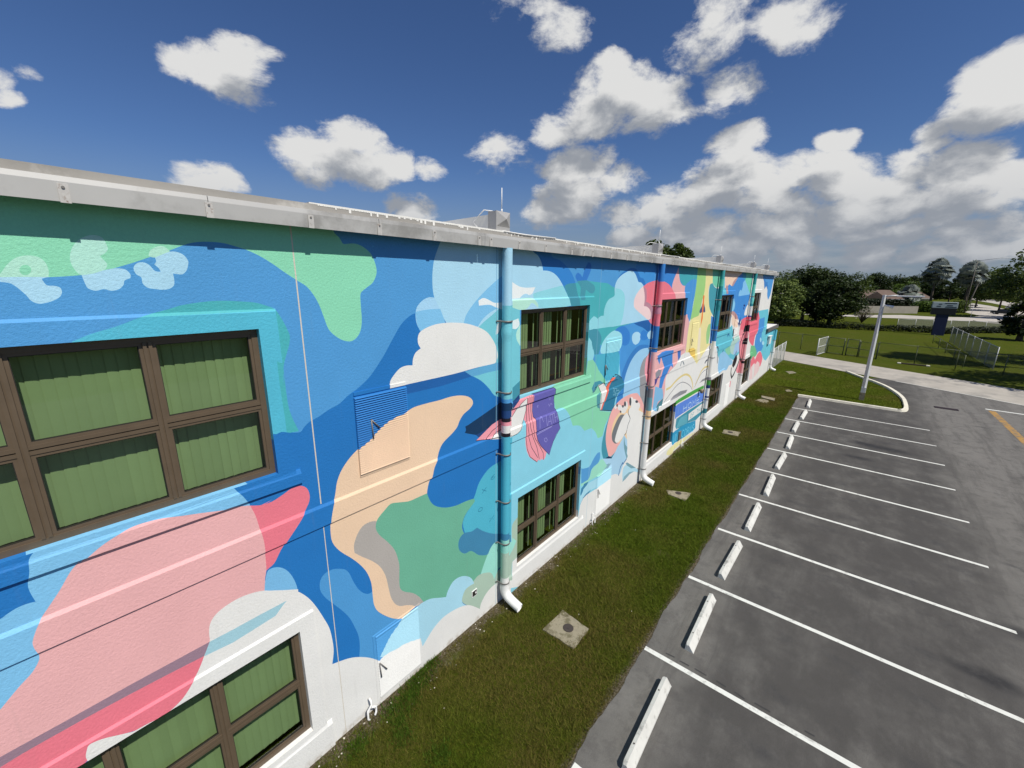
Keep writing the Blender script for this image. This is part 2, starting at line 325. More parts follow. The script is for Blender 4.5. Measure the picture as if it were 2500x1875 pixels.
mskid = mat('tyre_rubber_mark', (.035, .034, .034), .8, var=.2, vscale=20)
qz = lambda x, y: on_ground(1400+x*.27125, 1425+y*.27125)
for a_, b_ in (((830,630),(910,668)), ((955,700),(1040,745)), ((1090,770),(1195,832)), ((1285,880),(1370,935)), ((1450,980),(1540,1045)), ((1630,1080),(1770,1160)), ((2080,1330),(2170,1380))):
    p, q = qz(*a_), qz(*b_); strip('tyre_mark', (p.x, p.y), (q.x, q.y), .028, mskid, .0155, kind='structure')
# ------------------------------------------------------------------ the mural: outlines read off the photograph, laid on the wall face
S7, S4, S2 = 700/2212, 420/2212, 220/2212
FR = {'z1': (0, 375, S7), 'z2': (600, 475, S7), 'z3': (0, 850, S7), 'z4': (600, 850, S7), 'z5': (0, 1350, S7), 'z6': (600, 1350, S7),
      'a1': (1180, 540, S4), 'a2': (1180, 840, S4), 'a3': (1180, 1120, S4), 'a4': (1500, 600, S4), 'a5': (1500, 860, S4),
      'b1': (1700, 640, S2), 'b2': (1700, 780, S2), 'c1': (1590, 960, 150/1659)}
C = dict(D=(26,114,186), B=(74,150,208), M=(134,212,176), T=(66,172,180), T2=(76,180,206), LB=(166,212,238), W=(226,225,221), P=(232,200,168),
         GR=(172,166,160), SG=(104,174,146), PK=(228,172,172), CO=(230,118,134), CB=(122,188,228), AQ=(138,210,222), SL=(60,130,168), MN=(150,216,202),
         SA=(168,192,174), CY=(132,204,224), NV=(8,52,88), N2=(28,66,120), PU=(98,94,170), PP=(240,152,164), DT=(62,144,164), GF=(130,208,170), BK=(30,26,34))
LAY = []                                                          # painter's order: (rgb, polygon in wall coordinates)
def parse(s):
    o = []; fr = None
    for tk in s.split():
        if tk in FR: fr = FR[tk]
        else:
            x, y = tk.split(','); o.append((fr[0]+float(x)*fr[2], fr[1]+float(y)*fr[2], fr[2]))
    return o
def smooth(P, closed=True):
    n = len(P); P = [Vector(p[:2]) for p in P]; R = []
    def corner(i):
        if not closed and i in (0, n-1): return True
        a = P[i]-P[i-1]; b = P[(i+1) % n]-P[i]
        if a.length < 1e-6 or b.length < 1e-6: return True
        return a.angle(b) > math.radians(58)
    cn = [corner(i) for i in range(n)]
    for i in range(n if closed else n-1):
        p1, p2 = P[i], P[(i+1) % n]; L = (p2-p1).length
        p0 = P[i-1] if not cn[i] else p1-(p2-p1)*.5; p3 = P[(i+2) % n] if not cn[(i+1) % n] else p2+(p2-p1)*.5
        k = 1 if L < 3 else (3 if L < 25 else 5)
        if L > 260: k = 1
        # tangents limited by the segment's own length so that uneven points do not overshoot
        t1 = (p2-p0); t2 = (p3-p1)
        t1 = t1.normalized()*min(t1.length*.5, L) if t1.length else t1; t2 = t2.normalized()*min(t2.length*.5, L) if t2.length else t2
        for j in range(k):
            t = j/k; t_2 = t*t; t_3 = t_2*t
            R.append(p1*(2*t_3-3*t_2+1)+t1*(t_3-2*t_2+t)+p2*(-2*t_3+3*t_2)+t2*(t_3-t_2))
    if not closed: R.append(P[-1])
    return R
def to_wall(px):
    x, z = on_wall(px[0], px[1])
    if px[0] < -60: x = -4.0
    return (min(max(x, -4.0), 41.0), min(max(z, 0.0), 7.9))
def col(c):
    v = np.array(lin(C[c] if isinstance(c, str) else c)); g_ = float(v@np.array([.25, .6, .15])); return tuple(np.clip(g_+(v-g_)*.97, .004, .82)*1.0)
def S(c, s, sm=True):
    P = parse(s); Q = smooth(P) if sm else [Vector(p[:2]) for p in P]
    LAY.append((col(c), [to_wall(q) for q in Q]))
def R(c, x0, x1, z0, z1): LAY.append((col(c), [(x0, z0), (x1, z0), (x1, z1), (x0, z1)]))
def thick(W2, w):
    """a brush stroke of width w metres along wall points"""
    n = len(W2); L = []; Rr = []
    for i in range(n):
        a = Vector(W2[max(i-1, 0)]); b = Vector(W2[min(i+1, n-1)]); d = (b-a)
        d = d.normalized() if d.length > 1e-9 else Vector((1, 0)); q = Vector((-d.y, d.x))*w/2; p = Vector(W2[i])
        L.append(tuple(p+q)); Rr.append(tuple(p-q))
    return L+Rr[::-1]
def K(c, w, s, sm=True):
    P = parse(s); Q = smooth(P, False) if sm else [Vector(p[:2]) for p in P]
    LAY.append((col(c), thick([to_wall(q) for q in Q], w)))
def DOT(c, fr, x, y, rx, ry=None):
    ry = ry or rx; f = FR[fr]
    LAY.append((col(c), [to_wall((f[0]+(x+rx*math.cos(a))*f[2], f[1]+(y+ry*math.sin(a))*f[2])) for a in [i*math.pi/8 for i in range(16)]]))
# stroke letters on a unit box
GLY = {'H': [[(0,0),(0,1)],[(1,0),(1,1)],[(0,.5),(1,.5)]], 'O': [[(.5,0),(.1,.2),(0,.5),(.1,.8),(.5,1),(.9,.8),(1,.5),(.9,.2),(.5,0)]], 'M': [[(0,0),(0,1),(.5,.35),(1,1),(1,0)]],
       'E': [[(1,0),(0,0),(0,1),(1,1)],[(0,.5),(.8,.5)]], 'F': [[(0,0),(0,1),(1,1)],[(0,.55),(.8,.55)]], 'T': [[(.5,0),(.5,1)],[(0,1),(1,1)]], 'U': [[(0,1),(0,.25),(.5,0),(1,.25),(1,1)]],
       'N': [[(0,0),(0,1),(1,0),(1,1)]], 'I': [[(.5,0),(.5,1)]], 'C': [[(1,.85),(.5,1),(0,.7),(0,.3),(.5,0),(1,.15)]], 'R': [[(0,0),(0,1),(.7,1),(1,.8),(.7,.5),(0,.5)],[(.4,.5),(1,0)]],
       'S': [[(1,.9),(.5,1),(0,.8),(.2,.55),(.8,.45),(1,.2),(.5,0),(0,.1)]], 'A': [[(0,0),(.5,1),(1,0)],[(.2,.4),(.8,.4)]],
       'x': [[(0,0),(1,1)],[(0,1),(1,0)]], '+': [[(.5,0),(.5,1)],[(0,.5),(1,.5)]], '6': [[(.8,1),(.2,.6),(0,.3),(.5,0),(1,.3),(.5,.55),(.1,.4)]], '7': [[(0,1),(1,1),(.4,0)]], '1': [[(.2,.8),(.5,1),(.5,0)]], '5': [[(1,1),(.1,1),(.1,.6),(.8,.55),(1,.25),(.5,0),(0,.1)]],
       '0': [[(.5,0),(.1,.2),(0,.5),(.1,.8),(.5,1),(.9,.8),(1,.5),(.9,.2),(.5,0)]], '%': [[(0,0),(1,1)],[(.1,.9),(.25,.8)],[(.75,.2),(.9,.1)]]}
def write(c, txt, x0, z0, x1, z1, h, w, fill=.72):
    n = len(txt); st = 1/n
    for i, ch in enumerate(txt):
        if ch == ' ': continue
        for line in GLY[ch]:
            pts = []
            for u, v in line:
                a = (i+.5+(u-.5)*fill)*st; pts.append((x0+(x1-x0)*a, z0+(z1-z0)*a+h*v))
            LAY.append((col(c), thick(pts, w)))

# --- first bay (before the first downpipe)
R('D', -4, 6.2, 0, 7.9)
R('B', 6.2, 13.95, 4.6, 7.9)
S('B', "z1 -500,100 -500,1900 z3 -300,300 z4 210,660 270,643 350,650 420,648 450,610 490,570 560,530 640,475 720,430 790,365 z2 870,1490 960,1400 1060,1250 1130,1120 1200,1000 1260,940 1305,915 1340,1050 1600,900 1560,380 1560,100")
S('M', "z1 -500,945 0,945 300,955 600,940 760,915 1000,850 1150,800 1300,750 1420,705 1500,685 1600,680 1720,690 1830,720 z2 0,425 100,470 200,530 300,600 400,665 470,710 530,785 570,860 600,940 640,1040 690,1090 740,1120 790,1133 830,1125 870,1085 890,1030 895,960 888,860 884,790 890,755 930,720 975,685 1000,640 1010,590 995,520 960,450 900,400 840,378 780,380 750,378 720,330 680,290 640,100 z1 -500,100")
S((172,224,204), "z1 -30,955 0,930 60,850 130,800 220,785 300,800 350,840 375,900 375,952 200,952")
DOT('M', 'z1', 195, 898, 46, 40)
S('LB', "z1 -40,955 -20,985 90,1005 200,1090 240,1135 300,1158 380,1145 450,1115 478,1075 465,1035 420,1020 360,1015 320,965 375,952 100,952")
S((172,224,208), "z1 550,740 580,690 640,645 720,628 790,650 832,730 815,765 770,790 800,820 828,850 815,890 720,925 630,938 580,900 545,840 540,790")
S('LB', "z1 630,938 655,1000 680,1040 740,1058 800,1045 860,1058 920,1045 955,1010 960,980 1005,960 1008,935 970,895 900,885 820,895 720,925")
S((172,224,204), "z1 1145,790 1160,745 1220,715 1270,720 1312,755 1195,802")
S('LB', "z1 1195,802 1310,757 1370,760 1420,785 1452,830 1450,865 1440,900 1410,930 1370,930 1335,925 1345,980 1340,1020 1300,1045 1250,1050 1200,1045 1140,1035 1100,1000 1090,955 1050,930 1030,885 1050,850 1100,838 1150,858 1195,905 1240,912 1225,885 1190,855 1205,830")
S('T', "z1 550,1450 700,1390 900,1330 1100,1255 1300,1200 1400,1170 1560,1145 1700,1135 1850,1140 1970,1150 2060,1175 2120,1200 2180,1280 z2 240,905 290,980 320,1040 340,1090 335,1160 315,1230 295,1310 285,1400 290,1480 z4 290,150 310,320 330,450 360,540 390,600 410,640 350,650 270,643 210,660 z3 1990,560 z1 1800,1500 900,1700")
S('T2', "z1 550,1450 700,1390 900,1330 1050,1275 1100,1262 2121,1209 z2 225,895 240,1000 280,1300 z4 235,100 260,300 300,560 310,646 270,643 210,660 z3 1990,560 z1 1800,1500 900,1700")  # bluer surround: its smoother sheen and the light put into the paint colour
S('CB', "z5 -300,600 0,510 50,475 120,430 200,395 275,375 235,310 215,250 225,130 220,60 z3 240,1590 300,1540 1760,1060 1830,1105 1870,1140 1900,1175 1930,1215 1900,1500 z5 1500,200 0,1250 -300,1400")
S('CO', "z3 1900,1215 2020,1210 2100,1170 z4 120,1210 200,1185 280,1135 350,1085 420,1062 470,1080 492,1130 490,1180 470,1230 430,1310 380,1390 320,1480 270,1560 220,1659 z6 165,130 z5 2000,200 1900,0")
S('PK', "z3 610,1659 680,1600 760,1530 860,1460 980,1390 1080,1350 1250,1305 1400,1285 1560,1262 1700,1245 1830,1222 1930,1215 1970,1290 2000,1380 2030,1480 2045,1580 z5 2055,130 2045,200 2040,290 1900,400 1618,685 1575,795 1200,985 700,1250 200,1530 0,1650 -300,1800 -300,1500 0,1210 50,1150 150,1030 250,920 300,830 300,780 265,730 250,680 280,580 320,500 380,410 460,290 540,150 610,65")
S((150,122,138), "z5 1618,685 1000,1020 500,1300 0,1575 -300,1740 -300,1830 0,1660 200,1540 700,1260 1200,995 1575,800", False)
S('CO', "z5 1575,795 1555,850 1520,930 1490,980 1450,1050 1400,1120 1330,1190 1250,1250 1150,1300 1050,1355 950,1385 800,1420 720,1450 680,1475 665,1520 660,1560 672,1590 600,1659 400,1900 -300,2100 -300,1830 0,1655 200,1533 700,1253 1200,987")
S((118,182,224), "z6 145,290 150,220 170,140 220,112 280,115 330,145 370,200 395,260 400,300 250,330")
S('W', "z5 1040,1365 950,1385 800,1420 720,1450 680,1475 665,1520 660,1560 672,1590 700,1659 1000,1500")
S('B', "z6 570,250 580,200 610,160 660,130 720,122 770,130 800,160 830,220 870,280 910,310 950,315 985,290 1000,420 1030,460 1100,495 1200,505 1180,600 1060,830 1000,830 875,810 880,720 870,640 840,570 800,500 750,450 680,395 620,350 580,300")
S('P', "z4 1240,490 1100,560 1000,650 950,710 870,775 800,850 740,940 705,1030 690,1130 670,1230 655,1330 655,1430 670,1500 720,1560 800,1610 z6 740,0 800,30 870,80 920,130 950,180 970,240 980,330 990,400 1020,450 1090,490 1160,508 1220,495 1270,445 1310,410 1200,300 z4 1350,1400 1398,1140 1400,1100 1415,1030 1435,990 1450,920 1475,860 1490,800 1510,750 1540,710 1590,660 1630,610 1650,560 1680,510 1725,470 1752,430 1745,395 1710,372 1650,365 1580,375 1500,400 1400,425 1300,455")
S('GR', "z4 1010,1335 960,1340 900,1375 860,1440 835,1520 840,1580 z6 850,5 900,30 980,65 1040,110 1080,180 1100,260 1120,340 1150,390 1190,410 1240,403 1290,405 1310,412 1385,378 1340,340 1290,300 1230,240 1185,100 z4 1200,1500 1100,1350")
S('SG', "z4 1398,1120 1330,1150 1260,1180 1180,1190 1120,1200 1080,1240 1030,1300 1010,1335 1003,1390 1030,1440 1100,1500 1150,1560 1178,1640 z6 1185,100 1185,230 1195,280 1230,300 1290,310 1340,340 1370,375 1420,400 1545,380 1700,300 1762,235 1800,180 1850,80 1870,0 z4 1860,1590 1700,1450 1670,1390 1680,1320 1710,1260 1750,1210 1768,1180 1760,1160 1700,1180 1620,1215 1540,1230 1470,1220 1430,1190 1405,1140")
S('LB', "z2 1560,200 1500,370 1470,450 1450,520 1440,620 1442,720 1455,795 1500,890 1530,960 1600,1040 1985,1040 a1 195,1100 700,1150 1120,1085 1090,970 1050,880 1010,800 960,720 900,665 830,638 768,635 760,580 740,510 700,440 640,390 560,100")
S((160,206,236), "z2 1350,1055 1320,1000 1310,930 1320,870 1360,820 1410,793 1455,795 1500,890 1530,960 1545,1010 1430,1030")
S('CB', "z2 1310,905 1400,887 1500,882 1530,960 1545,1010 1430,1030 1350,1055 1322,1000")
S('CB', "z2 1960,640 1850,740 1760,840 1700,930 1680,1000 1790,1020 1830,960 1900,900 1985,860 a1 250,900 250,700")
S((112,196,210), "z2 1985,850 1900,930 1840,980 1790,1030 1850,1160 1800,1330 1690,1365 1750,1400 1820,1440 1880,1500 1920,1550 1985,1570 a2 260,700 365,700 460,500 460,0 a1 460,1659 460,1100 250,1050")
S((90,164,206), "z2 1690,1367 1800,1332 1925,1300 1990,1288 1990,1345 1870,1372 1745,1402")
S((24,94,164), "z2 1230,1465 1690,1365 1745,1402 1500,1480 1240,1540", False)
S('W', "z2 1110,1500 1115,1440 1145,1390 1190,1340 1240,1320 1287,1318 1290,1270 1310,1220 1350,1187 1330,1150 1328,1100 1345,1060 1400,1025 1480,998 1580,988 1700,995 1800,1025 1860,1060 1900,1110 1930,1170 1945,1240 1935,1280 1920,1302 1800,1330 1600,1385 1230,1468")
S((228,240,246), "z2 1795,820 1830,798 1870,810 1920,835 1990,830 1990,890 1930,870 1880,850 1800,857")
S((228,240,246), "a1 365,775 420,815 480,845 560,855 670,848 650,890 630,930 590,950 560,935 520,940 480,975 470,990 365,1000")
S((176,224,206), "a1 365,1010 600,985 660,1020 695,1080 690,1110 640,1060 610,1050 570,1100 540,1130 460,1140 365,1110")
S((228,240,246), "a1 160,1460 165,1390 190,1310 230,1260 230,1340 200,1430")
S((220,238,244), "a1 365,1280 440,1250 455,1330 410,1385 365,1380")
S((178,228,214), "a1 465,1600 425,1540 410,1460 430,1390 465,1330")
S('AQ', "a1 640,935 700,910 850,870 1000,830 1040,830 1060,880 1100,980 1120,1085 900,1115 700,1115 690,1050 650,1000")
S((74,176,200), "z4 1985,860 1900,910 1850,960 1800,1040 1770,1130 1760,1160 1768,1180 1740,1220 1700,1280 1675,1350 1690,1425 1740,1430 1900,1440 2050,1445 a3 358,960 360,900 370,830 440,740 440,490 490,420 510,320 550,220 600,140 a2 570,1659 600,1600 690,1515 600,1450 550,1340 540,1250 545,1000 530,990 500,1010 440,1140 365,1180 250,1300")
S('SL', "z4 1785,1385 1830,1410 1900,1430 1980,1432 2050,1440 2048,1490 2000,1510 1940,1490 1900,1530 1870,1590 1800,1597 1755,1570 1730,1565 1690,1585 1650,1562 1640,1510 1655,1460 1690,1425 1740,1415")
S('MN', "z4 2050,1490 1990,1505 1930,1495 1890,1540 1870,1590 z6 1870,0 1840,80 1810,170 1880,150 1905,170 1915,205 1935,180 1950,120 2040,60 2050,0 z4 2050,1560")
S('SA', "z6 1670,350 1690,290 1740,240 1800,170 1880,150 1905,170 1915,205 1960,120 2040,100 2050,205 1990,210 1960,225 1900,265 1850,325 1815,390 1805,432 1760,415 1700,400 1672,380")
S((164,212,230), "z6 1200,505 1345,395 1420,355 1500,345 1545,340 1560,290 1600,220 1650,185 1700,178 1740,195 1762,235 1720,260 1690,290 1670,350 1672,385 1700,405 1590,460 1520,510 1450,590 1400,670 1340,760 1030,800 1060,740 1110,640 1180,540")
S('W', "z6 -60,860 -60,355 0,333 100,300 200,290 320,288 400,297 480,345 540,410 600,500 645,580 670,680 678,760 668,858 720,838 800,812 870,803 950,808 1030,828 1060,790 1150,740 1240,690 1345,655 1365,720 1400,660 1450,580 1520,500 1590,450 1660,415 1720,402 1780,420 1805,432 1815,390 1850,320 1900,260 1960,220 2070,180 2070,600 600,2200 -60,2200")
S('W', "z5 2300,280 2100,292 2040,290 1960,305 1850,345 1740,410 1660,480 1620,550 1613,620 1618,685 1575,795 1555,850 1520,930 1490,980 1450,1050 1400,1120 1330,1190 1250,1250 1150,1300 1050,1355 1000,1390 1000,1600 2300,1500")
S((158,200,212), "z5 1618,685 1800,590 2000,480 2212,368 z6 315,370 290,400 230,485 0,625 z5 2120,490 1800,690 1575,798", False)
R('W', -4, 2.2, 0, .57)
# sums and signs scattered on the turquoise wave
for fr, x, y, s_, ch in (('z4',1840,1097,24,'x'),('z4',1810,1245,24,'0'),('z4',1897,1315,26,'%'),('z4',1908,995,26,'6'),('z4',2005,975,18,'6'),('a2',455,1188,24,'x'),('a2',400,1355,50,'5'),('a2',495,1425,42,'6'),
                         ('a2',440,1510,30,'%'),('a2',560,1490,40,'7'),('a2',498,1605,26,'x'),('a3',410,195,32,'7'),('a3',380,300,44,'0'),('a3',350,330,20,'%'),('a2',520,1130,30,'5'),('a2',470,1110,30,'0')):
    f = FR[fr]; x0, z0 = on_wall(f[0]+(x-s_*.7)*f[2], f[1]+(y+s_)*f[2]); x1, z1 = on_wall(f[0]+(x+s_*.7)*f[2], f[1]+(y-s_)*f[2])
    write((30,118,150), ch, x0, z0, x1, z0, z1-z0, .014, 1.0)

# --- second bay
R('CY', 6.42, 13.95, 0, 4.79)
S('T', "a1 1190,790 1300,770 1400,775 1520,790 1600,800 1680,850 2000,900 2000,1400 1340,1659 a2 1340,200 1100,100 a1 1150,1100")
S((44,128,202), "a1 640,390 700,440 740,510 760,580 768,635 830,638 900,665 960,720 1010,800 1050,880 1090,970 1120,1090 1235,1090 1230,1000 1210,920 1190,820 1160,720 1120,640 1060,570 980,500 880,450 840,100 560,100")
S('DT', "a1 1040,835 1090,805 1185,795 1210,920 1230,1000 1238,1090 1120,1090 1090,970 1060,890")
S((44,118,196), "a1 1190,690 1215,660 1245,680 1275,720 1290,660 1320,580 1350,530 1375,535 1388,570 1385,620 1365,680 1330,760 1320,800 1220,800 1205,765 1185,720")
S((66,148,166), "a1 1330,760 1380,790 1420,820 1437,860 1425,910 1395,930 1360,915 1320,880 1310,940 1300,1015 1250,1015 1243,980 1250,900 1250,850 1207,770")
S((58,142,212), "a1 1990,400 1960,640 2000,720 2080,800 2100,850 2400,850 2400,300")
S((38,116,190), "a1 1730,730 1790,660 1860,620 1920,600 1970,620 2000,680 2015,720 2060,740 2080,790 2085,850 2060,870 1900,700")
S('LB', "a1 1690,950 1690,860 1710,780 1760,710 1830,660 1900,635 1950,670 1980,740 1995,780 2030,790 2060,830 2070,880 2150,1100 2130,1268 1900,1310 1760,1340 1640,1360")
S('AQ', "a1 1700,860 1770,880 1810,930 1820,1010 1810,1130 1790,1250 1760,1340 1480,1380 1355,1402 1355,1290 1390,1240 1420,1220 1450,1235 1470,1255 1510,1220 1548,1215 1555,1140 1580,1060 1620,1000 1685,960")
S((66,146,212), "a1 1690,1400 1800,1345 2000,1290 2140,1268 2300,1300 a2 2200,60 2150,900 1800,900 1740,100 a1 1745,1659")
S('T', "a1 1355,1402 1480,1382 1760,1342 1690,1405 1640,1430 1580,1490 1500,1600 a2 1440,140 1380,60 a1 1345,1500")
S('DT', "a1 1350,1400 1440,1385 1490,1420 1520,1500 1510,1580 a2 1500,0 1500,60 1480,130 1425,135 1415,60 a1 1410,1659 1390,1560 1350,1495")
S('AQ', "a1 1350,1495 1390,1560 1410,1659 a2 1415,60 1425,135 1410,200 1330,220 1330,20")
S((150,216,228), "a1 1505,1659 1530,1570 1580,1490 1640,1430 1690,1405 1740,1420 1780,1460 1788,1540 1770,1620 a2 1745,60 1740,90 1650,110 1560,125 1510,120")
S((46,126,204), "a4 5,1090 50,1050 110,1030 160,1060 195,1120 200,1200 180,1260 130,1285 100,1270 100,1150 80,1110")
S('LB', "a4 225,1190 235,1140 270,1110 310,1110 335,1140 335,1190 310,1250 270,1275 240,1250")
S((46,126,204), "a4 330,1180 345,1110 375,1080 420,1110 440,1150 420,1200 380,1215 345,1205")
S((24,94,164), "a4 250,1000 350,970 450,955 500,970 490,1050 430,1110 400,1080 360,1050 310,1030")
S('LB', "a4 420,1150 440,1110 470,1090 500,1110 500,1180 480,1195 440,1200")
S((70,172,198), "a2 1430,140 1560,122 1720,90 1745,150 1720,400 1560,480 1540,440 1490,340 1450,260 1435,180")
S((48,122,192), "a4 95,1659 130,1550 180,1440 240,1350 310,1285 380,1270 460,1285 500,1310 460,1400 300,1420 a5 150,330 a5 118,480 110,600 60,640 85,560 95,430")
S((150,200,232), "a4 500,1325 450,1315 400,1315 330,1340 260,1410 200,1510 145,1659 a5 118,420 108,600 250,620 420,560 450,0")
S('GF', "a2 880,520 1290,380 1310,400 1330,215 1410,200 1450,260 1490,350 1530,400 1560,480 1540,700 1500,860 1640,870 1620,920 1560,1060 1530,1180 1470,1210 1440,1130 1390,1080 1300,1115 1240,1050 1150,1050 1120,960 1080,880 1020,820 930,840 905,700")
S((146,148,152), "a5 440,30 415,50 370,100 335,200 320,330 325,480 340,640 355,715 400,740 450,700 450,500 415,480 400,330 390,230 400,140")
S('PP', "a5 450,0 410,80 395,170 390,260 405,380 430,440 460,440 460,0")
S('CO', "a4 370,525 430,480 520,450 610,450 680,480 730,530 770,610 785,680 785,900 560,1060 470,1000 440,960 480,930 490,890 470,820 420,780 400,690 395,600")
S((180,132,148), "a4 375,520 410,560 415,650 410,720 450,740 490,790 495,900 465,950 440,900 380,780 375,650")
S((245,206,206), "a4 250,740 255,690 285,620 330,560 370,520 385,600 390,690 380,775 420,785 455,820 470,880 465,940 430,950 370,900 300,840 255,790")
# falling maths book
S('DT', "a2 365,560 460,470 460,640 365,740", False)
S('N2', "a2 365,740 455,640 460,705 365,835", False)
S('NV', "z4 1693,605 1720,590 1850,500 1970,415 2030,405 2050,430 2050,500 2000,540 1930,580 1850,630 1775,670 1690,655 1700,630", False)
S('N2', "z4 1775,670 1850,630 1930,580 2050,480 2050,540 1960,555 1900,592 1830,660 1800,690", False)
S('PP', "z4 1775,715 1830,660 1900,590 1960,550 2050,530 2050,640 1930,690 1850,705", False)
S('W', "z4 1880,703 1930,660 1990,625 2050,600 a2 500,900 500,1040 470,1110 430,1150 365,1182 260,1212")
S('PP', "a2 365,835 460,705 600,650 640,650 640,760 628,850 640,940 668,960 672,1050 680,1140 700,1240 740,1310 815,1385 800,1450 778,1490 745,1478 735,1495 705,1490 690,1518 640,1490 590,1450 560,1380 545,1300 540,1200 540,1000 525,980 500,900 365,930", False)
S('W', "a2 550,690 545,850 520,960 500,1040 470,1110 430,1150 365,1182 365,940 420,840 470,765 540,700", False)
S('PU', "a2 610,640 890,555 918,575 912,640 905,720 910,800 918,838 930,845 945,900 965,980 988,1080 940,1160 900,1250 870,1340 848,1425 800,1380 740,1310 700,1240 680,1140 675,1050 665,960 640,930 632,850 635,740 640,660", False)
for s in ("a2 585,670 582,850 590,950 600,1080 640,1200 690,1330 720,1480", "a2 560,690 556,850 556,960 570,1100 590,1220 620,1330 700,1460", "a2 610,660 610,850 620,950 640,1100 665,1210 720,1300 770,1400 775,1490", "a2 545,990 548,1200 565,1350 600,1450 690,1518 705,1490",
          "a2 632,660 628,850 640,935 668,960 678,1130 700,1240 740,1310 848,1425 900,1250 988,1080 945,900 930,845 912,820 908,700 918,575 890,555 610,640", "a2 365,1182 430,1150 470,1110 520,960 548,850 550,690 470,765 365,940", "z4 1775,715 1850,705 1930,690 2050,675", "z4 1850,705 1900,640 1960,590 2050,555", "z4 1890,703 1930,650 2000,610"):
    K('BK', .014, s, False)
for s in ("a2 720,1085 718,960 740,930 765,1000 800,915 812,1050", "a2 818,1050 845,910 872,1030", "a2 826,1000 862,985", "a2 848,912 905,888", "a2 880,900 890,1010", "a2 905,890 917,1000", "a2 937,878 948,970", "a2 910,945 942,928", "a2 712,1135 900,1040", "a2 690,1165 880,1060", "a2 785,1215 810,1205 825,1235 805,1260 788,1245 785,1215", "a2 690,800 705,785 703,815 690,800", "a2 830,690 860,680 855,720", "a2 840,770 850,800 870,760 885,780"):
    K((156,152,214), .016, s, False)
# smaller book with an orange page edge
S('DT', "a2 1395,570 1430,490 1500,470 1545,500 1475,525 1430,610 1410,630", False)
S((78,150,158), "a2 1450,660 1500,620 1495,740 1500,830 1470,820 1450,770", False)
S((40,120,152), "a2 1690,420 1730,400 1785,440 1810,490 1795,560 1720,640 1700,700 1680,800 1660,857 1590,857 1510,850 1540,770 1580,640 1610,540 1640,480", False)
S((46,126,196), "a2 1725,640 1795,560 1785,740 1700,800", False)
S((238,110,84), "a2 1580,550 1610,480 1640,435 1695,420 1650,480 1620,540 1600,620 1560,740 1525,845 1505,850", False)
S('W', "a2 1475,530 1545,500 1575,550 1585,600 1550,720 1510,845 1500,850 1495,740 1510,620 1490,570", False)
K('BK', .02, "a2 1500,850 1510,620 1475,530 1430,610 1405,630 1440,560 1545,500 1580,550 1640,435 1690,390 1740,400 1785,440", False)
K('BK', .02, "a2 1500,850 1660,860 1690,780", False)
for s in ("a2 1660,620 1680,570 1710,570 1700,610 1670,660 1660,640", "a2 1700,600 1735,590 1740,620 1700,640", "a2 1665,560 1700,680"): K((120,180,200), .02, s)
# rainbow arch with the white striped paw
S('DT', "a2 1545,1490 1520,1370 1530,1250 1570,1080 1610,960 1640,870 1700,850 1700,1440")
S((244,174,168), "a2 1610,1440 1580,1300 1575,1180 1600,1020 1650,860 1720,760 1800,690 1900,640 1980,630 2030,700 2080,900 1900,1300 1800,1290 1740,1300 1700,1380 1640,1445")
S((242,200,156), "a2 1700,1270 1650,1180 1660,1050 1700,950 1760,870 1860,800 1990,780 2040,850 2060,950 1950,1200 1800,1260")
S('NV', "a2 1545,1490 1610,1440 1660,1460 1640,1530 1590,1550", False)
S((166,206,230), "a2 1650,1470 1690,1400 1750,1290 1810,1170 1880,1290 1900,1440 1860,1659 a3 1700,210 1640,215 1500,260 1530,0")
S((124,164,176), "a2 1530,1659 1560,1580 1640,1530 1600,1600 1580,1659 a3 1550,60 1530,60")
S((128,172,184), "a3 1478,275 1510,180 1560,90 1620,55 1590,120 1550,200 1525,290")
S((112,116,120), "a2 1800,905 1755,920 1700,1020 1655,1150 1658,1240 1690,1278 1720,1278 1760,1200 1850,930")
S('W', "a2 1690,1240 1720,1120 1760,1010 1800,930 1845,880 1885,960 1860,1050 1830,1140 1790,1200 1740,1260 1710,1272")
S('W', "a2 1868,860 1920,780 1990,755 2015,790 1995,850 2070,890 2070,1000 2040,1300 2030,1659 a3 2010,320 1690,600 1640,640 1640,215 1700,195 1740,210 a2 1760,1659 1800,1550 1845,1470 1850,1350 1850,1240 1840,1140 1860,1030 1885,960 1868,900")
S((112,156,168), "a2 1808,1170 1825,1290 1852,1330 1842,1400 1857,1440 1842,1475 1825,1410 1808,1320")
K((60,72,86), .03, "a2 1868,840 1866,900 1888,960 1860,1040 1838,1140 1812,1172", True)
K((54,106,160), .05, "a2 1842,1475 1795,1545 a3 1790,50 1760,120 1738,220")
for x, y, rx, ry in ((1700,810,18,24),(1752,815,26,36),(1800,842,40,50),(1838,790,20,56),(1905,740,30,60),(1945,745,30,40),(1990,790,26,40)): DOT('W', 'a2', x, y, rx, ry)
for x, y, rx, ry in ((1720,790,10,20),(1795,800,12,18),(1822,770,14,34),(1890,740,14,54),(1972,740,18,18),(1765,870,10,14)): DOT((74,78,84), 'a2', x, y, rx, ry)
S((170,212,228), "a3 1790,290 1788,200 1800,120 1830,80 1985,130 1995,175 1920,165 1850,210")
S((114,156,168), "a3 1830,55 1852,48 1962,116 1900,124 1842,82", False)
S((128,168,182), "a3 1786,300 1810,230 1870,175 1945,158 1880,200 1830,260", False)
S((80,152,206), "a2 1265,1600 1360,1580 1420,1470 1470,1400 1500,1390 1500,1470 1460,1560 1410,1620 a3 1430,100 1390,140 1370,220 1340,275 1250,320 1250,120")
S((150,216,192), "a3 1400,125 1470,60 1510,10 1540,10 1590,90 1540,160 1500,210 1440,240 1360,285 1330,305 1245,355 1245,320 1340,275 1370,220")
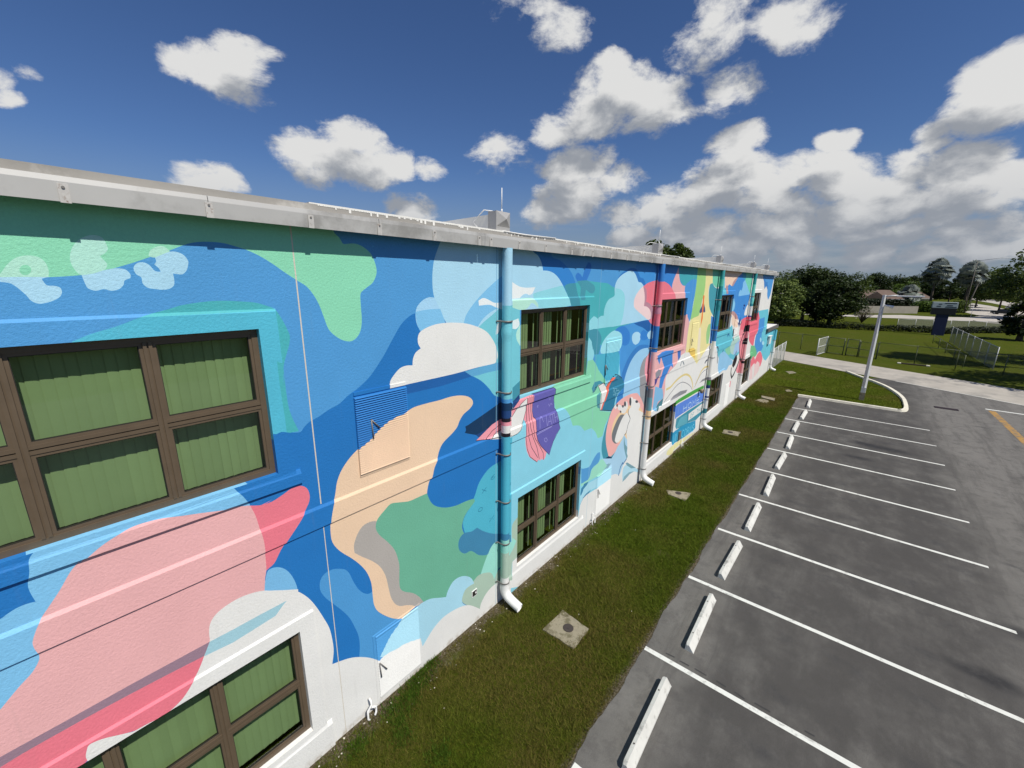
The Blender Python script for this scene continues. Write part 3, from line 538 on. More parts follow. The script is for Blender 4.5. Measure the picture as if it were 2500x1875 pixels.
S((166,216,232), "a3 1240,470 1300,380 1360,310 1450,260 1510,200 1560,140 1640,108 1640,230 1560,300 1470,360 1380,405 1320,455 1260,535 1235,600")
S('SL', "a3 1238,450 1250,380 1300,320 1352,293 1330,340 1280,400 1245,475", False)
S('SL', "a3 1234,590 1260,530 1320,450 1382,398 1340,470 1290,515", False)
S('SA', "a3 440,735 365,840 355,1000 355,1180 310,1260 265,1340 250,1600 355,1555 365,1320 435,1250")
S('MN', "a3 365,1010 355,1060 300,1090 300,1240 340,1200 360,1180 400,1090 415,1050")
S('W', "a3 100,1700 200,1580 355,1553 365,1320 435,1250 440,1370 1210,750 1235,598 1260,535 1330,462 1450,385 1470,362 1560,300 1640,240 1700,280 1900,330 2010,318 1340,900 430,1800", False)

# --- third bay: open book, rocket and the painted sign
R('W', 13.98, 21.55, 0, 7.9)
S((50,130,208), "a4 560,150 1100,150 1060,440 960,980 900,900 700,700 560,1060")
S('PK', "a4 825,280 835,400 850,470 880,510 915,515 905,600 905,690 780,700 770,610 745,560 745,500 770,420 800,350")
S('CO', "a4 540,450 610,450 680,480 730,530 770,610 785,700 560,720")
S((60,164,176), "a4 835,200 1085,200 1075,350 1060,440 1010,430 960,460 910,515 880,500 850,450 835,370")
S((68,146,214), "a4 910,520 960,460 1010,430 1060,440 1040,600 1010,760 990,900 960,985 930,900 915,860 930,670 905,670")
S('PK', "a4 895,900 930,880 965,990 955,1080 940,1250 900,1390 830,1440 560,1560 560,1340 860,1260")
S((154,204,124), "a4 1085,180 1185,180 1175,450 1160,600 1130,700 1100,850 1080,900 1000,960 975,960 1020,720 1055,480")
S((230,218,154), "a4 1180,180 1275,180 1270,400 1265,490 1220,520 1210,600 1215,700 1235,800 1250,850 1245,1000 1230,1150 1200,1250 1245,1265 1230,1300 1150,1370 1100,1450 1060,1560 1000,1480 920,1400 930,1250 950,1080 985,950 1080,900 1100,850 1140,680 1170,500")
S((150,202,134), "a4 1215,1010 1195,1060 1180,1150 1185,1265 1210,1255 1230,1100 1245,1000")
S((110,198,168), "a4 1270,180 1380,180 1360,500 1320,545 1290,520 1265,480")
S((64,152,168), "a4 1260,480 1300,540 1350,550 1330,700 1300,950 1250,870 1220,780 1215,600 1230,500")
S((58,132,204), "a4 1295,940 1275,1240 1225,1262 1245,900")
S((236,222,196), "b2 66,210 116,200 110,420 90,700 84,960 10,1000 25,700 48,420", False)
S((226,192,92), "a4 940,1400 960,1330 1010,1310 1040,1350 1030,1450 990,1420 960,1445")
S((78,80,120), "b1 130,1090 150,1010 158,1100 150,1220 100,1255 75,1235 80,1190", False)
S((78,80,120), "b1 190,1020 215,1130 220,1220 185,1240 165,1220 170,1100", False)
S((240,124,52), "b1 168,825 185,805 202,830 195,900 185,1050 165,1250 158,1380 130,1490 104,1590 110,1500 120,1380 135,1260 140,1240 150,1040 160,900", False)
S('W', "a5 650,480 640,420 660,330 700,250 760,190 810,130 840,60 900,10 960,0 1000,70 1060,150 1110,60 1150,0 1235,-110 1260,-60 1330,-60 1340,0 1330,250 1200,360 1180,400 1000,490 780,640 640,705 540,760 560,690 640,590")
S('PK', "a5 500,-40 560,-30 850,-20 820,100 760,190 700,250 660,330 650,480 630,600 520,740 480,700")
S((58,130,206), "a5 540,50 600,0 650,-20 750,-30 745,200 720,170 690,230 640,350 610,460 570,470 590,330 620,220 640,190 600,60 580,160", False)
S((58,110,190), "a5 810,-20 855,-30 850,60 820,110", False)
S((140,140,150), "a5 520,270 560,220 600,230 580,300 525,340", False)
S((82,72,142), "a5 520,350 570,300 540,400 515,440", False)
S((124,180,218), "a5 525,440 620,470 625,590 560,640 530,765 490,740")
S((76,128,140), "a5 535,760 545,690 575,640 630,590 610,680 570,700 555,750")
K((218,198,132), .09, "a5 665,480 720,450 790,370 860,310 920,285 970,310 1000,380 1010,470")
K((218,198,132), .09, "a5 1040,420 1080,330 1120,240 1170,190 1230,185 1330,195")
K((120,118,126), .03, "a5 640,640 720,530 800,430 870,385 930,400 980,440 1000,490")
K((120,118,126), .03, "a5 1030,450 1080,340 1130,260 1200,210")
S((138,138,142), "a5 710,625 760,560 850,500 940,480 920,520 800,580", False)
S((138,138,142), "a5 1090,400 1130,350 1190,320 1190,350 1120,380", False)
for s in ("a5 840,180 860,110", "a5 870,110 890,160", "a5 1170,130 1195,95"): K((92,112,128), .06, s, False)
S((232,224,164), "c1 385,1659 400,1580 440,1520 540,1420 900,1200 1195,1040 1180,1060 640,1500 500,1659")
S((72,160,62), "c1 645,215 1000,0 1200,-110 1420,-215 1420,-130 1200,-10 1000,110 645,310", False)
S((88,132,216), "c1 640,340 1000,140 1420,-100 1415,190 1000,440 620,700", False)
S((60,142,164), "c1 680,690 1000,465 1415,205 1415,270 1010,560 1000,740 1390,460 1395,520 1210,720 990,800 960,840 860,900 670,970 650,900", False)
S((92,168,184), "c1 810,650 970,560 970,770 955,820 860,860 800,880 720,940 670,960 700,870 770,690", False)
S('W', "c1 1010,600 1060,520 1410,250 1400,430 1005,740", False)
S('W', "c1 610,740 680,690 650,900 660,960 585,1040", False)
S((38,150,192), "c1 545,1080 790,920 950,820 1195,730 1190,930 1150,990 900,1180 540,1400", False)
def cw(x, y): f = FR['c1']; return on_wall(f[0]+x*f[2], f[1]+y*f[2])
def word(c, txt, a, b, hpx, w, fill=.7):
    (x0, z0), (x1, z1) = cw(*a), cw(*b); _, zt = cw(a[0], a[1]-hpx); write(c, txt, x0, z0, x1, z1, zt-z0, w, fill)
word((178,208,246), 'HOME', (840,520), (1310,220), 150, .045)
word((120,170,176), 'OF THE', (1040,690), (1370,455), 105, .04)
word((128,214,238), 'UNICORNS', (560,1350), (1150,1010), 190, .04, .66)

# --- fourth bay
R('W', 21.6, 29.1, 0, 7.9)
S((58,138,212), "b1 620,150 1420,150 1330,780 1270,1010 1240,1350 1110,1420 1060,1500 1000,1350 600,1350 600,500")
S((240,202,178), "b1 690,120 1140,120 1130,260 1040,350 960,420 900,520 870,590 810,540 780,580 740,570 720,640 700,640")
S((184,146,146), "b1 735,780 725,690 740,580 780,570 775,700 770,780")
S((184,146,146), "b1 870,590 900,500 960,415 1035,350 990,440 930,540 900,590")
S((98,194,214), "b1 670,300 700,345 700,640 722,700 722,790 630,800 650,690")
S((112,206,176), "b1 1190,150 1400,150 1350,560 1310,785 1250,700 1210,560 1200,440 1225,370")
S((128,192,240), "b1 1035,838 1050,740 1085,675 1110,700 1140,600 1150,500 1200,440 1250,580 1320,790")
S((62,160,190), "b1 1140,150 1210,150 1225,370 1190,440 1150,380")
S((132,200,240), "b1 905,870 950,1000 940,1120 900,1205 860,1200 890,1000")
S((92,188,206), "b2 500,220 830,180 880,130 910,400 880,460 1050,480 1060,800 900,1000 840,960 560,1000 480,640")
S((186,144,142), "b1 860,1200 940,1220 1000,1330 1015,1420 950,1410 900,1300 850,1290")
S((240,206,184), "b1 850,1270 920,1320 950,1400 1000,1405 1015,1659 b2 1000,180 960,205 900,150 870,100")
S((132,198,162), "b2 700,740 840,640 850,800 800,880 740,830")
S((172,206,196), "b2 830,640 900,480 1000,400 1040,380 1045,550 980,680 920,870 850,830")
S((158,194,228), "b2 960,600 1060,480 1060,760 980,830 900,860")
S((142,194,228), "b2 530,1150 560,900 600,830 680,780 740,830 790,900 840,960 890,1010 870,1100 800,1130 740,1240 640,1250 545,1340")
S((232,142,152), "b2 1050,340 1090,100 1110,0 1390,0 1310,300 1290,500 1310,800 1270,920 1190,1270 1000,1315 975,1250 1060,1000 1050,700 1060,440")
S((232,106,124), "b1 1240,1340 1330,1330 1330,1659 1080,1659 1110,1430")
S('W', "b1 1260,1045 1290,1070 1360,1100 1350,1290 1180,1310 1180,1250 1220,1120")
S((26,50,120), "b1 1080,1340 1085,1450 1050,1600 b2 1020,100 1005,140 1010,60 b1 1040,1500", False)
S((26,40,80), "b1 1112,1410 1112,1500 b2 1075,100 1050,140 1060,60 b1 1080,1560", False)
DOT((26,40,110), 'b1', 1180, 1065, 22, 26); K((26,60,140), .1, "b1 1155,1110 1170,1160", False)
S('BK', "b2 990,860 1000,960 960,1100 905,1185 880,1130 910,1000 950,900")
S((120,160,190), "b2 985,755 1000,800 960,900 930,960 940,860", False)
K('BK', .16, "b2 862,1180 848,1320 865,1430 920,1340 1000,1150 1050,1010 1060,960", True)
K('BK', .12, "b2 1180,330 1130,400 1075,600 1060,800 1070,960 1110,1010 1190,970", True)
K('BK', .2, "b2 1080,1000 1190,960", False)
for q in ("b2 1195,145 1300,165 1290,320 1150,300", "b2 1150,480 1260,490 1245,620 1120,600"): S('BK', q, False)
K('BK', .12, "b2 915,230 890,400", False); K('BK', .14, "b2 905,440 900,520", False)
K((40,110,160), .1, "b2 755,420 790,350 810,410"); K((40,90,140), .08, "b2 640,800 670,740", False)
K((80,100,120), .1, "b2 490,660 530,720 520,900 515,1080", True)
for s in ("b2 205,1080 230,1030 275,985", "b2 450,950 460,920"): K((60,66,80), .09, s, False)
S((238,150,158), "b2 800,1650 830,1500 850,1520 830,1659", False)

# --- last bay and the low annex
R('W', 29.1, 41, 0, 7.9)
S((74,150,214), "b1 1640,150 1950,150 1820,790 1760,930 1740,820 1745,680 1720,590 1670,660 1660,470 1640,400")
S((52,126,196), "b1 1640,400 1690,440 1720,500 1745,480 1760,600 1745,680 1720,590 1670,660 1660,470")
S((102,196,216), "b1 1510,1200 1770,1150 1760,1659 b2 1800,0 1980,100 1830,800 1700,1010 1650,970 1600,850 1500,500 1500,0")
S((232,106,124), "b1 1480,1210 1530,1230 1560,1400 b2 1540,0 1520,230 1440,420 1400,650 1350,620 1290,500 1300,0 b1 1320,1420")
S((68,146,214), "b1 1545,1400 1680,1350 1660,1659 b2 1640,200 1600,420 1640,620 1600,760 1520,790 1480,870 1430,700 1450,450 1520,230 1545,0")
for x, y, rx, ry in ((1580,500,20,60),(1640,580,30,50)): DOT((160,216,240), 'b2', x, y, rx, ry)
S((110,188,134), "b2 1340,640 1430,640 1480,780 1470,880 1350,990 1310,900")
S((238,116,132), "b2 1330,1010 1410,890 1440,990 1500,850 1560,780 1600,830 1620,970 1570,1150 1340,1210 1310,1300")
S((246,202,202), "b2 1290,1480 1340,1180 1420,1070 1450,1100 1500,1020 1550,1080 1530,1250 1380,1450")
S('W', "b2 1375,1440 1380,1180 1410,1080 1425,1200 1400,1430")
# ------------------------------------------------------------------ school building
def paint_mat():
    m = bpy.data.materials.new('mural_paint'); m.use_nodes = True; T = NT(m.node_tree); b = m.node_tree.nodes['Principled BSDF']
    pos = T.n('ShaderNodeNewGeometry').outputs['Position']
    c = T.n('ShaderNodeVertexColor', layer_name='paint').outputs[0]
    f = T.ramp(T.noise(pos, 1.3, 6, .62), .3, .7, .95, 1.035, 'LINEAR'); f2 = T.ramp(T.noise(pos, 42.0, 3, .6), .3, .7, .955, 1.03, 'LINEAR')
    f = T.m('MULTIPLY', f, f2)
    c = T.mix(1.0, c, T.n('ShaderNodeCombineColor', {0: f, 1: f, 2: f}).outputs[0], 'MULTIPLY')
    # splashed soil along the foot of the wall
    z = T.n('ShaderNodeSeparateXYZ', {0: pos}).outputs[2]
    d = T.m('MULTIPLY', T.ramp(z, .02, .16, 1.0, 0.0), T.ramp(T.noise(pos, 5.0, 5, .7), .42, .66))
    c = T.mix(T.m('MULTIPLY', d, .55), c, (.30, .235, .16, 1))
    stz = T.v('MULTIPLY', pos, (9.0, 1.0, .55)); strk = T.ramp(T.noise(stz, 1.0, 5, .7), .56, .78)
    c = T.mix(T.m('MULTIPLY', strk, .11), c, (.23, .22, .20, 1))
    T.set(b.inputs['Base Color'], c); b.inputs['Roughness'].default_value = .62; b.inputs['Specular IOR Level'].default_value = .35
    h = T.m('ADD', T.noise(pos, 34.0, 3, .55), T.m('MULTIPLY', T.noise(pos, 95.0, 2, .5), .5))
    bp = T.n('ShaderNodeBump', {'Height': h, 'Strength': .38, 'Distance': .012}); T.set(b.inputs['Normal'], bp.outputs[0])
    return m
MP = paint_mat()
WR = [1.81, 9.44, 17.08, 24.62, 32.08]; WW = 2.79                    # right edges of the windows
PIPE = [6.06, 13.75, 21.25, 28.72]
XL, XC, XE, ZT = -4.0, 36.4, 41.0, 7.9
WIN = [(r-WW, r, z0, z1) for r in WR for z0, z1 in ((4.78, 6.60), (.58, 2.38))]
LOUV = [(2.91+7.6*k, 3.79+7.6*k, 4.36, 5.565) for k in range(4)]
HATCH = [(2.94, 3.80, .15, 1.37), (10.5, 11.42, .15, 1.42), (25.75, 26.6, .15, 1.42)]
ZONES = [(XL, XE, [(3.795, .0), (3.80, .022), (4.085, .022), (4.125, 0)])]
for i, r in enumerate(WR):
    l = -1.3 if i == 0 else PIPE[i-1]+.2
    ZONES.append((l, r+.21, [(4.70, 0.0), (4.705, .022), (6.79, .022), (6.82, 0)]))
    ZONES.append((l, r+.27, [(4.555, 0.0), (4.56, .034), (4.69, .034), (4.745, .012), (4.75, 0)]))
    ZONES.append((l, r+.21, [(.0, .022), (2.575, .022), (2.605, 0)]))
    ZONES.append((l, r+.29, [(.0, .036), (.44, .036), (.50, .012), (.505, 0)]))
for k, (x0, x1, z0, z1) in enumerate(LOUV):
    p = .034 if k < 2 else .075; pr = [(z0-.05, 0), (z0-.048, .012), (z0, .012)]; n = int((z1-z0)/p)
    for j in range(n): pr += [(z0+j*p+.001, .036), (z0+j*p+p*.72, .014), (z0+j*p+p*.76, .0), (z0+j*p+p*.98, .0)]
    pr += [(z1, .012), (z1+.05, .012), (z1+.052, 0)]
    ZONES.append((x0, x1, pr))
for x0, x1, z0, z1 in HATCH:
    pr = [(z0-.02, 0), (z0-.018, .018)]; n = 22; p = (z1-z0)/n
    for j in range(n): pr += [(z0+j*p, .024), (z0+j*p+p*.8, .013)]
    pr += [(z1, .022), (z1+.03, .022), (z1+.045, 0)]
    ZONES.append((x0-.05, x1+.05, [(z0-.04, 0), (z0-.038, .008), (z1+.07, .008), (z1+.09, 0)])); ZONES.append((x0, x1, pr))
EPSX = .006
def relief(x, z):
    y = np.zeros_like(x)
    for x0, x1, pr in ZONES:
        if x0-1 > x.max() or x1+1 < x.min(): continue
        f = np.interp(x, [x0-EPSX, x0, x1, x1+EPSX], [0, 1, 1, 0]); zz, pp = zip(*pr)
        y = np.maximum(y, f*np.interp(z, zz, pp, left=0, right=0))
    return -y
# cream sealant in the vertical control joints
for xj in (2.30, 9.97, 17.6, 25.2, 5.93, 13.6):
    R((206,198,184) if xj == 2.3 else (120,168,196), xj-.008, xj+.008, 4.14, 7.9); R((206,198,184) if xj == 2.3 else (150,190,206), xj-.006, xj+.006, 0, 3.79)
VV, EE = [], []
def add_poly(P, closed=True):
    k = len(VV); VV.extend(Vector(p) for p in P); n = len(P)
    EE.extend((k+i, k+(i+1) % n) for i in range(n if closed else n-1))
add_poly([(XL, 0), (XE, 0), (XE, ZT), (XL, ZT)]); add_poly([(XC, 0), (XC, ZT)], False); add_poly([(XC, 3.62), (XE, 3.62)], False)
for x0, x1, z0, z1 in WIN: add_poly([(x0, z0), (x1, z0), (x1, z1), (x0, z1)])
for x0, x1, z0, z1 in LOUV+HATCH: add_poly([(x0-.004, z0-.004), (x1+.004, z0-.004), (x1+.004, z1+.004), (x0-.004, z1+.004)])
for x0, x1, pr in ZONES:
    a, b = max(x0-EPSX, XL), min(x1+EPSX, XE)
    for z, _ in pr: add_poly([(a, z), (b, z)], False)
    for x in (x0-EPSX, x0, x1, x1+EPSX):
        if XL < x < XE: add_poly([(x, pr[0][0]), (x, pr[-1][0])], False)
for _, P in LAY: add_poly(P)
cv, ce, cf, _a, _b, _c2 = delaunay_2d_cdt(VV, EE, [], 0, 1e-5)
cv = np.array([(v.x, v.y) for v in cv]); cf = np.array(cf, dtype=np.int32)
cen = cv[cf].mean(axis=1)
def inside(px, pz, P):
    P = np.asarray(P); r = np.zeros(len(px), bool); a = P; b = np.roll(P, -1, 0)
    for (xa, za), (xb, zb) in zip(a, b):
        if za == zb: continue
        c = ((za > pz) != (zb > pz)) & (px < (xb-xa)*(pz-za)/(zb-za)+xa); r ^= c
    return r
def paint_many(px, pz):
    out = np.tile(np.array(lin(C['W'])), (len(px), 1))
    for colr, P in LAY:
        A = np.asarray(P); m = (px >= A[:, 0].min()) & (px <= A[:, 0].max()) & (pz >= A[:, 1].min()) & (pz <= A[:, 1].max())
        idx = np.nonzero(m)[0]
        if len(idx):
            k = idx[inside(px[idx], pz[idx], P)]; out[k] = colr
    return out
paint = paint_many(cen[:, 0], cen[:, 1])
e1 = cv[cf[:, 1]]-cv[cf[:, 0]]; e2 = cv[cf[:, 2]]-cv[cf[:, 0]]; area = np.abs(e1[:, 0]*e2[:, 1]-e1[:, 1]*e2[:, 0])/2
keep = area > 1e-9
for x0, x1, z0, z1 in WIN: keep &= ~((cen[:, 0] > x0) & (cen[:, 0] < x1) & (cen[:, 1] > z0) & (cen[:, 1] < z1))
keep &= ~((cen[:, 0] > XC) & (cen[:, 1] > 3.62)) & (cen[:, 0] > XL) & (cen[:, 0] < XE) & (cen[:, 1] > 0) & (cen[:, 1] < ZT)
ry = relief(cv[:, 0], cv[:, 1])
def inbox(x0, x1, z0, z1): return (cen[:, 0] > x0-.004) & (cen[:, 0] < x1+.004) & (cen[:, 1] > z0-.004) & (cen[:, 1] < z1+.004)
def painted(name, F, Cc, parent, V=None, smooth=False, mats=(MP,)):
    """triangles/quads with one paint colour each"""
    V = np.column_stack([cv[:, 0], ry, cv[:, 1]]) if V is None else np.asarray(V, float); F = np.asarray(F)
    used, inv = np.unique(F, return_inverse=True); F2 = inv.reshape(F.shape)
    me = fan_mesh(name, V[used], F2, mats); k = F.shape[1]
    a = me.color_attributes.new('paint', 'FLOAT_COLOR', 'CORNER'); cc = np.column_stack([Cc, np.ones(len(Cc))]).repeat(k, axis=0)
    a.data.foreach_set('color', cc.astype(np.float32).ravel())
    me.polygons.foreach_set('use_smooth', [bool(smooth)]*len(F))
    return obj(name, me, parent)
BLD = empty('school_building', (0, 0, 0), label='long two storey school building with a bright painted mural wall', cat='building')
ANX = empty('school_annex', (XC, 0, 0), label='low flat roofed annex at the far end of the mural wall', cat='building')
ori = np.cross(np.column_stack([e1[:, 0], np.zeros(len(e1)), e1[:, 1]]), np.column_stack([e2[:, 0], np.zeros(len(e2)), e2[:, 1]]))[:, 1]
cf[ori > 0] = cf[ori > 0][:, ::-1]
special = np.zeros(len(cf), bool)
for L_, nm in ((LOUV, 'louver_vent'), (HATCH, 'access_hatch')):
    for bx in L_:
        m = inbox(*bx) & keep; special |= m; painted(nm, cf[m], paint[m], BLD)
m = keep & ~special & (cen[:, 0] < XC); wall = painted('wall', cf[m], paint[m], BLD); wall['label'] = 'stucco wall covered by a mural of clouds, books, rocket and waves'
m = keep & ~special & (cen[:, 0] > XC)
aw = painted('wall', cf[m], paint[m], ANX); aw.location.x = -XC
# reveals of the window openings, painted like the wall beside them
def reveal(bx):
    x0, x1, z0, z1 = bx; V, F, Q = [], [], []; n = 8
    for a, b, off in (((x0, z0), (x0, z1), (-.03, 0)), ((x1, z1), (x1, z0), (.03, 0)), ((x0, z1), (x1, z1), (0, .03)), ((x1, z0), (x0, z0), (0, -.02))):
        for i in range(n):
            p = [a[0]+(b[0]-a[0])*i/n, a[1]+(b[1]-a[1])*i/n]; q = [a[0]+(b[0]-a[0])*(i+1)/n, a[1]+(b[1]-a[1])*(i+1)/n]
            k = len(V); V.extend([(p[0], -.022, p[1]), (q[0], -.022, q[1]), (q[0], .16, q[1]), (p[0], .16, p[1])]); F.append((k, k+1, k+2, k+3))
            Q.append(((p[0]+q[0])/2+off[0], (p[1]+q[1])/2+off[1]))
    Q = np.array(Q); painted('window_reveal', F, paint_many(Q[:, 0], Q[:, 1]), BLD, V)
for bx in WIN: reveal(bx)
# shell
mconc = mat('roof_concrete', lin((168,164,158)), .85, var=.12, vscale=2.5, bump=.25, bscale=40, grime=lin((96,92,88)), gscale=1.6, gamt=.45, gthr=.52)
msteel = mat('fascia_metal', lin((190,188,184)), .5, metal=.2, var=.05, vscale=1.6, bump=.05, bscale=3, grime=lin((112,108,102)), gscale=.9, gamt=.55, gthr=.46)
mgray = mat('parapet_grey', lin((150,146,140)), .8, var=.14, vscale=1.8, bump=.2, bscale=30, grime=lin((196,192,186)), gscale=2.2, gamt=.6, gthr=.55)
mseal = mat('white_roof_coating', lin((226,224,218)), .75, var=.06, vscale=6)
mdark = mat('dark_interior', (.02, .02, .02), .9)  # near-black base colour holds the darkness of the unlit rooms
mstrap = mat('strap_metal', lin((128,124,120)), .55, metal=.3, var=.2, vscale=20)
mwhite = mat('white_paint', lin((232,231,228)), .5, var=.04, vscale=5)
s = MB(); s.box(XL, XC, .3, 14, 7.86, 7.98); s.build('roof_slab', mseal, BLD)
s = MB(); s.box(XL, XL+.2, .0, 14, 0, 7.86); s.build('end_wall', mconc, BLD)
s = MB(); s.box(XC-.01, XC+.01, .005, 14, 0, 7.86); s.build('end_wall', mwhite, BLD)
s = MB(); s.box(XL, XC, 13.9, 14, 0, 7.86); s.build('rear_wall', mwhite, BLD)
s = MB(); s.box(XL+.2, XC-.02, .9, .95, 0, 7.8); s.build('dark_room_backing', mdark, BLD)  # near-black sheet put behind the windows to stand for dark rooms
s = MB(); s.box(XL, XC-.02, .2, .9, 3.2, 4.2); s.build('floor_slab', mdark, BLD)
# metal edge of the roof, sheet by sheet, with the set-back curb above it
xs = [XL, -1.2, 1.45, 3.36, 5.40, 8.68, 11.8, 14.9, 18.0, 21.1, 24.2, 27.3, 30.4, 33.4, XC+.22]
for a, b in zip(xs, xs[1:]):
    dz = random.uniform(-.006, .006); s = MB()
    s.prism([(-.19, 7.752), (-.203, 7.748+dz), (-.21, 7.90+dz), (-.203, 7.945), (-.10, 7.962), (-.02, 7.962), (-.02, 7.90), (-.188, 7.90)], a+.003, b-.003)
    s.build('fascia_panel', msteel, BLD)
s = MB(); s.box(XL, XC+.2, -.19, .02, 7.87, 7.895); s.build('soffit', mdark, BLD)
for x in (.46, 1.45, 2.45, 3.36, 4.30, 5.26, 5.55, 6.33, 7.18, 8.17, 8.68, 9.09, 10.03, 10.97, 11.8, 12.7, 13.6, 14.5, 15.4, 16.4, 17.3, 18.3, 19.3, 20.4, 21.6, 22.8, 24.0):
    s = MB(); s.box(x-.032, x+.032, -.2165, -.2075, 7.742, 7.885)
    cp_ = s.build('cover_plate', MATS.get('plate') or mat('plate', lin((196,192,186)), .5, metal=.2, var=.12, vscale=25, grime=lin((118,78,48)), gscale=22, gamt=.75, gthr=.55), BLD)
    s = MB(); s.tube([(x, -.2165, 7.86), (x, -.224, 7.86)], .011, 8); s.build('screw', mstrap, cp_)
s = MB(); s.box(XL, XC+.1, -.10, .5, 7.955, 8.03); s.build('roof_curb', mgray, BLD)
# white coating run over the curb edge in drips
V, F = [], []; x = 2.6
while x < XC:
    w = random.uniform(.012, .05); d = .012+(.055*random.random()**2 if random.random() < .35 else 0.0); k = len(V)
    V += [(x, -.1035, 8.033), (x+w, -.1035, 8.033), (x+w*.9, -.1035, 8.03-d), (x+w*.1, -.1035, 8.03-d)]; F.append((k, k+3, k+2, k+1)); x += w
obj('coating_drips', fan_mesh('coating_drips', V, F, [mseal]), BLD)
s = MB(); s.box(2.5, XC, -.1, .35, 8.0305, 8.045); s.build('coating_edge', mseal, BLD)
mduct = mat('beam_cover_metal', lin((170,168,166)), .5, metal=.2, var=.08, vscale=2, grime=lin((120,118,116)), gscale=2, gamt=.4)
for i, x in enumerate(PIPE+[33.2]):
    x0, x1, zt, yb = x-.19, x+.19, 8.38, -.06
    s = MB(); s.add([(x0+.03, .16, 7.99), (x1-.03, .16, 7.99), (x1-.03, 6, 7.99), (x0+.03, 6, 7.99), (x0+.03, .16, zt-.05), (x1-.03, .16, zt-.05), (x1-.03, 6, 8.2), (x0+.03, 6, 8.2)], [(0, 1, 5, 4), (1, 2, 6, 5), (2, 3, 7, 6), (3, 0, 4, 7), (4, 5, 6, 7)]); s.build('roof_beam', mseal, BLD)
    s = MB(); s.box(x0, x1, yb+.02, .16, 8.03, zt); cx, cz = x, (8.12+zt)/2          # folded end cap with a shallow pyramid
    v = [(x0, yb+.02, 8.12), (x1, yb+.02, 8.12), (x1, yb+.02, zt), (x0, yb+.02, zt), (cx, yb-.06, cz)]
    s.add(v, [(0, 1, 4), (1, 2, 4), (2, 3, 4), (3, 0, 4)]); s.build('beam_end_cap', mduct, BLD)
    s = MB(); s.tube([(x+.06, .05, zt), (x+.06, .05, zt+.42)], .008, 6); s.tube([(x+.06, .05, zt), (x+.06, .05, zt+.06)], .016, 6); s.build('lightning_rod', mwhite, BLD)
    s = MB(); s.tube([(x-.02, .1, zt+.01), (x-.2, .25, zt+.03), (x-.24, .5, 8.22), (x-.26, .3, 8.06), (x-.05, -.11, 8.04), (x+.5, -.115, 8.03), (x+1.6, -.115, 8.05)], .01, 6); s.build('ground_wire', mwhite, BLD)
# downpipes: painted with the mural, held by straps, ending in a white shoe
def downpipe(x, parent, ztop=7.75, bands=None):
    n = 92; seg = 16; yc = -.15; r = .094; V, F, Q = [], [], []
    zs = np.linspace(.52, ztop, n)
    for z in zs:
        rr = r+(.012 if .52 < z < .60 or abs(z-6.18) < .09 else 0)
        for j in range(seg): V.append((x+rr*math.cos(2*math.pi*j/seg), yc+rr*math.sin(2*math.pi*j/seg), z))
    for i in range(n-1):
        zc = (zs[i]+zs[i+1])/2; zw = CAM[2]+(zc-CAM[2])*5.3/5.02
        for j in range(seg): F.append((i*seg+j, i*seg+(j+1) % seg, (i+1)*seg+(j+1) % seg, (i+1)*seg+j)); Q.append((x*5.3/5.05, zw))
    Q = np.array(Q); cc = paint_many(np.clip(Q[:, 0], XL, XE-.01), np.clip(Q[:, 1], .2, 7.85))
    if bands:
        zc = np.repeat((zs[:-1]+zs[1:])/2, seg)
        for zt_, c_ in bands: cc[zc < zt_] = col(c_)
    dp = painted('downpipe', F, cc, parent, V, True)
    dp.location = -parent.location
    s = MB(); s.tube([(x, yc, .56), (x, yc, .42), (x+.005, yc-.03, .33), (x+.01, yc-.10, .25), (x+.02, yc-.22, .19), (x+.035, yc-.42, .12)], [.107, .105, .105, .105, .103, .100], 16, caps=False)
    s.tube([(x+.035, yc-.42, .12), (x+.03, yc-.36, .135)], [.100, .09], 16, caps=False); s.build('shoe', mwhite, dp)
    for z in (6.42, 5.02, 3.70, 2.62, 1.62, .62):
        s = MB(); pts = [(x-.15, -.012, z), (x-.106, -.03, z)]+[(x+.106*math.cos(a), yc+.106*math.sin(a), z) for a in np.linspace(math.pi*1.0, math.pi*2.0, 9)]+[(x+.106, -.03, z), (x+.15, -.012, z)]
        V2, F2 = [], []
        for p in pts: V2 += [(p[0], p[1], z-.017), (p[0], p[1], z+.017)]
        for i in range(len(pts)-1): F2.append((2*i, 2*i+2, 2*i+3, 2*i+1))
        s.add(V2, F2, 0, True); st = s.build('strap', mstrap, dp); md = st.modifiers.new('thickness', 'SOLIDIFY'); md.thickness = .005; md.offset = 1
    return dp
def zb(fr, xs, *pairs):                                                # picture rows on a pipe -> heights
    f = FR[fr]; return [(on_wall(f[0]+xs*f[2], f[1]+y*f[2], -.25)[1], c) for y, c in pairs]
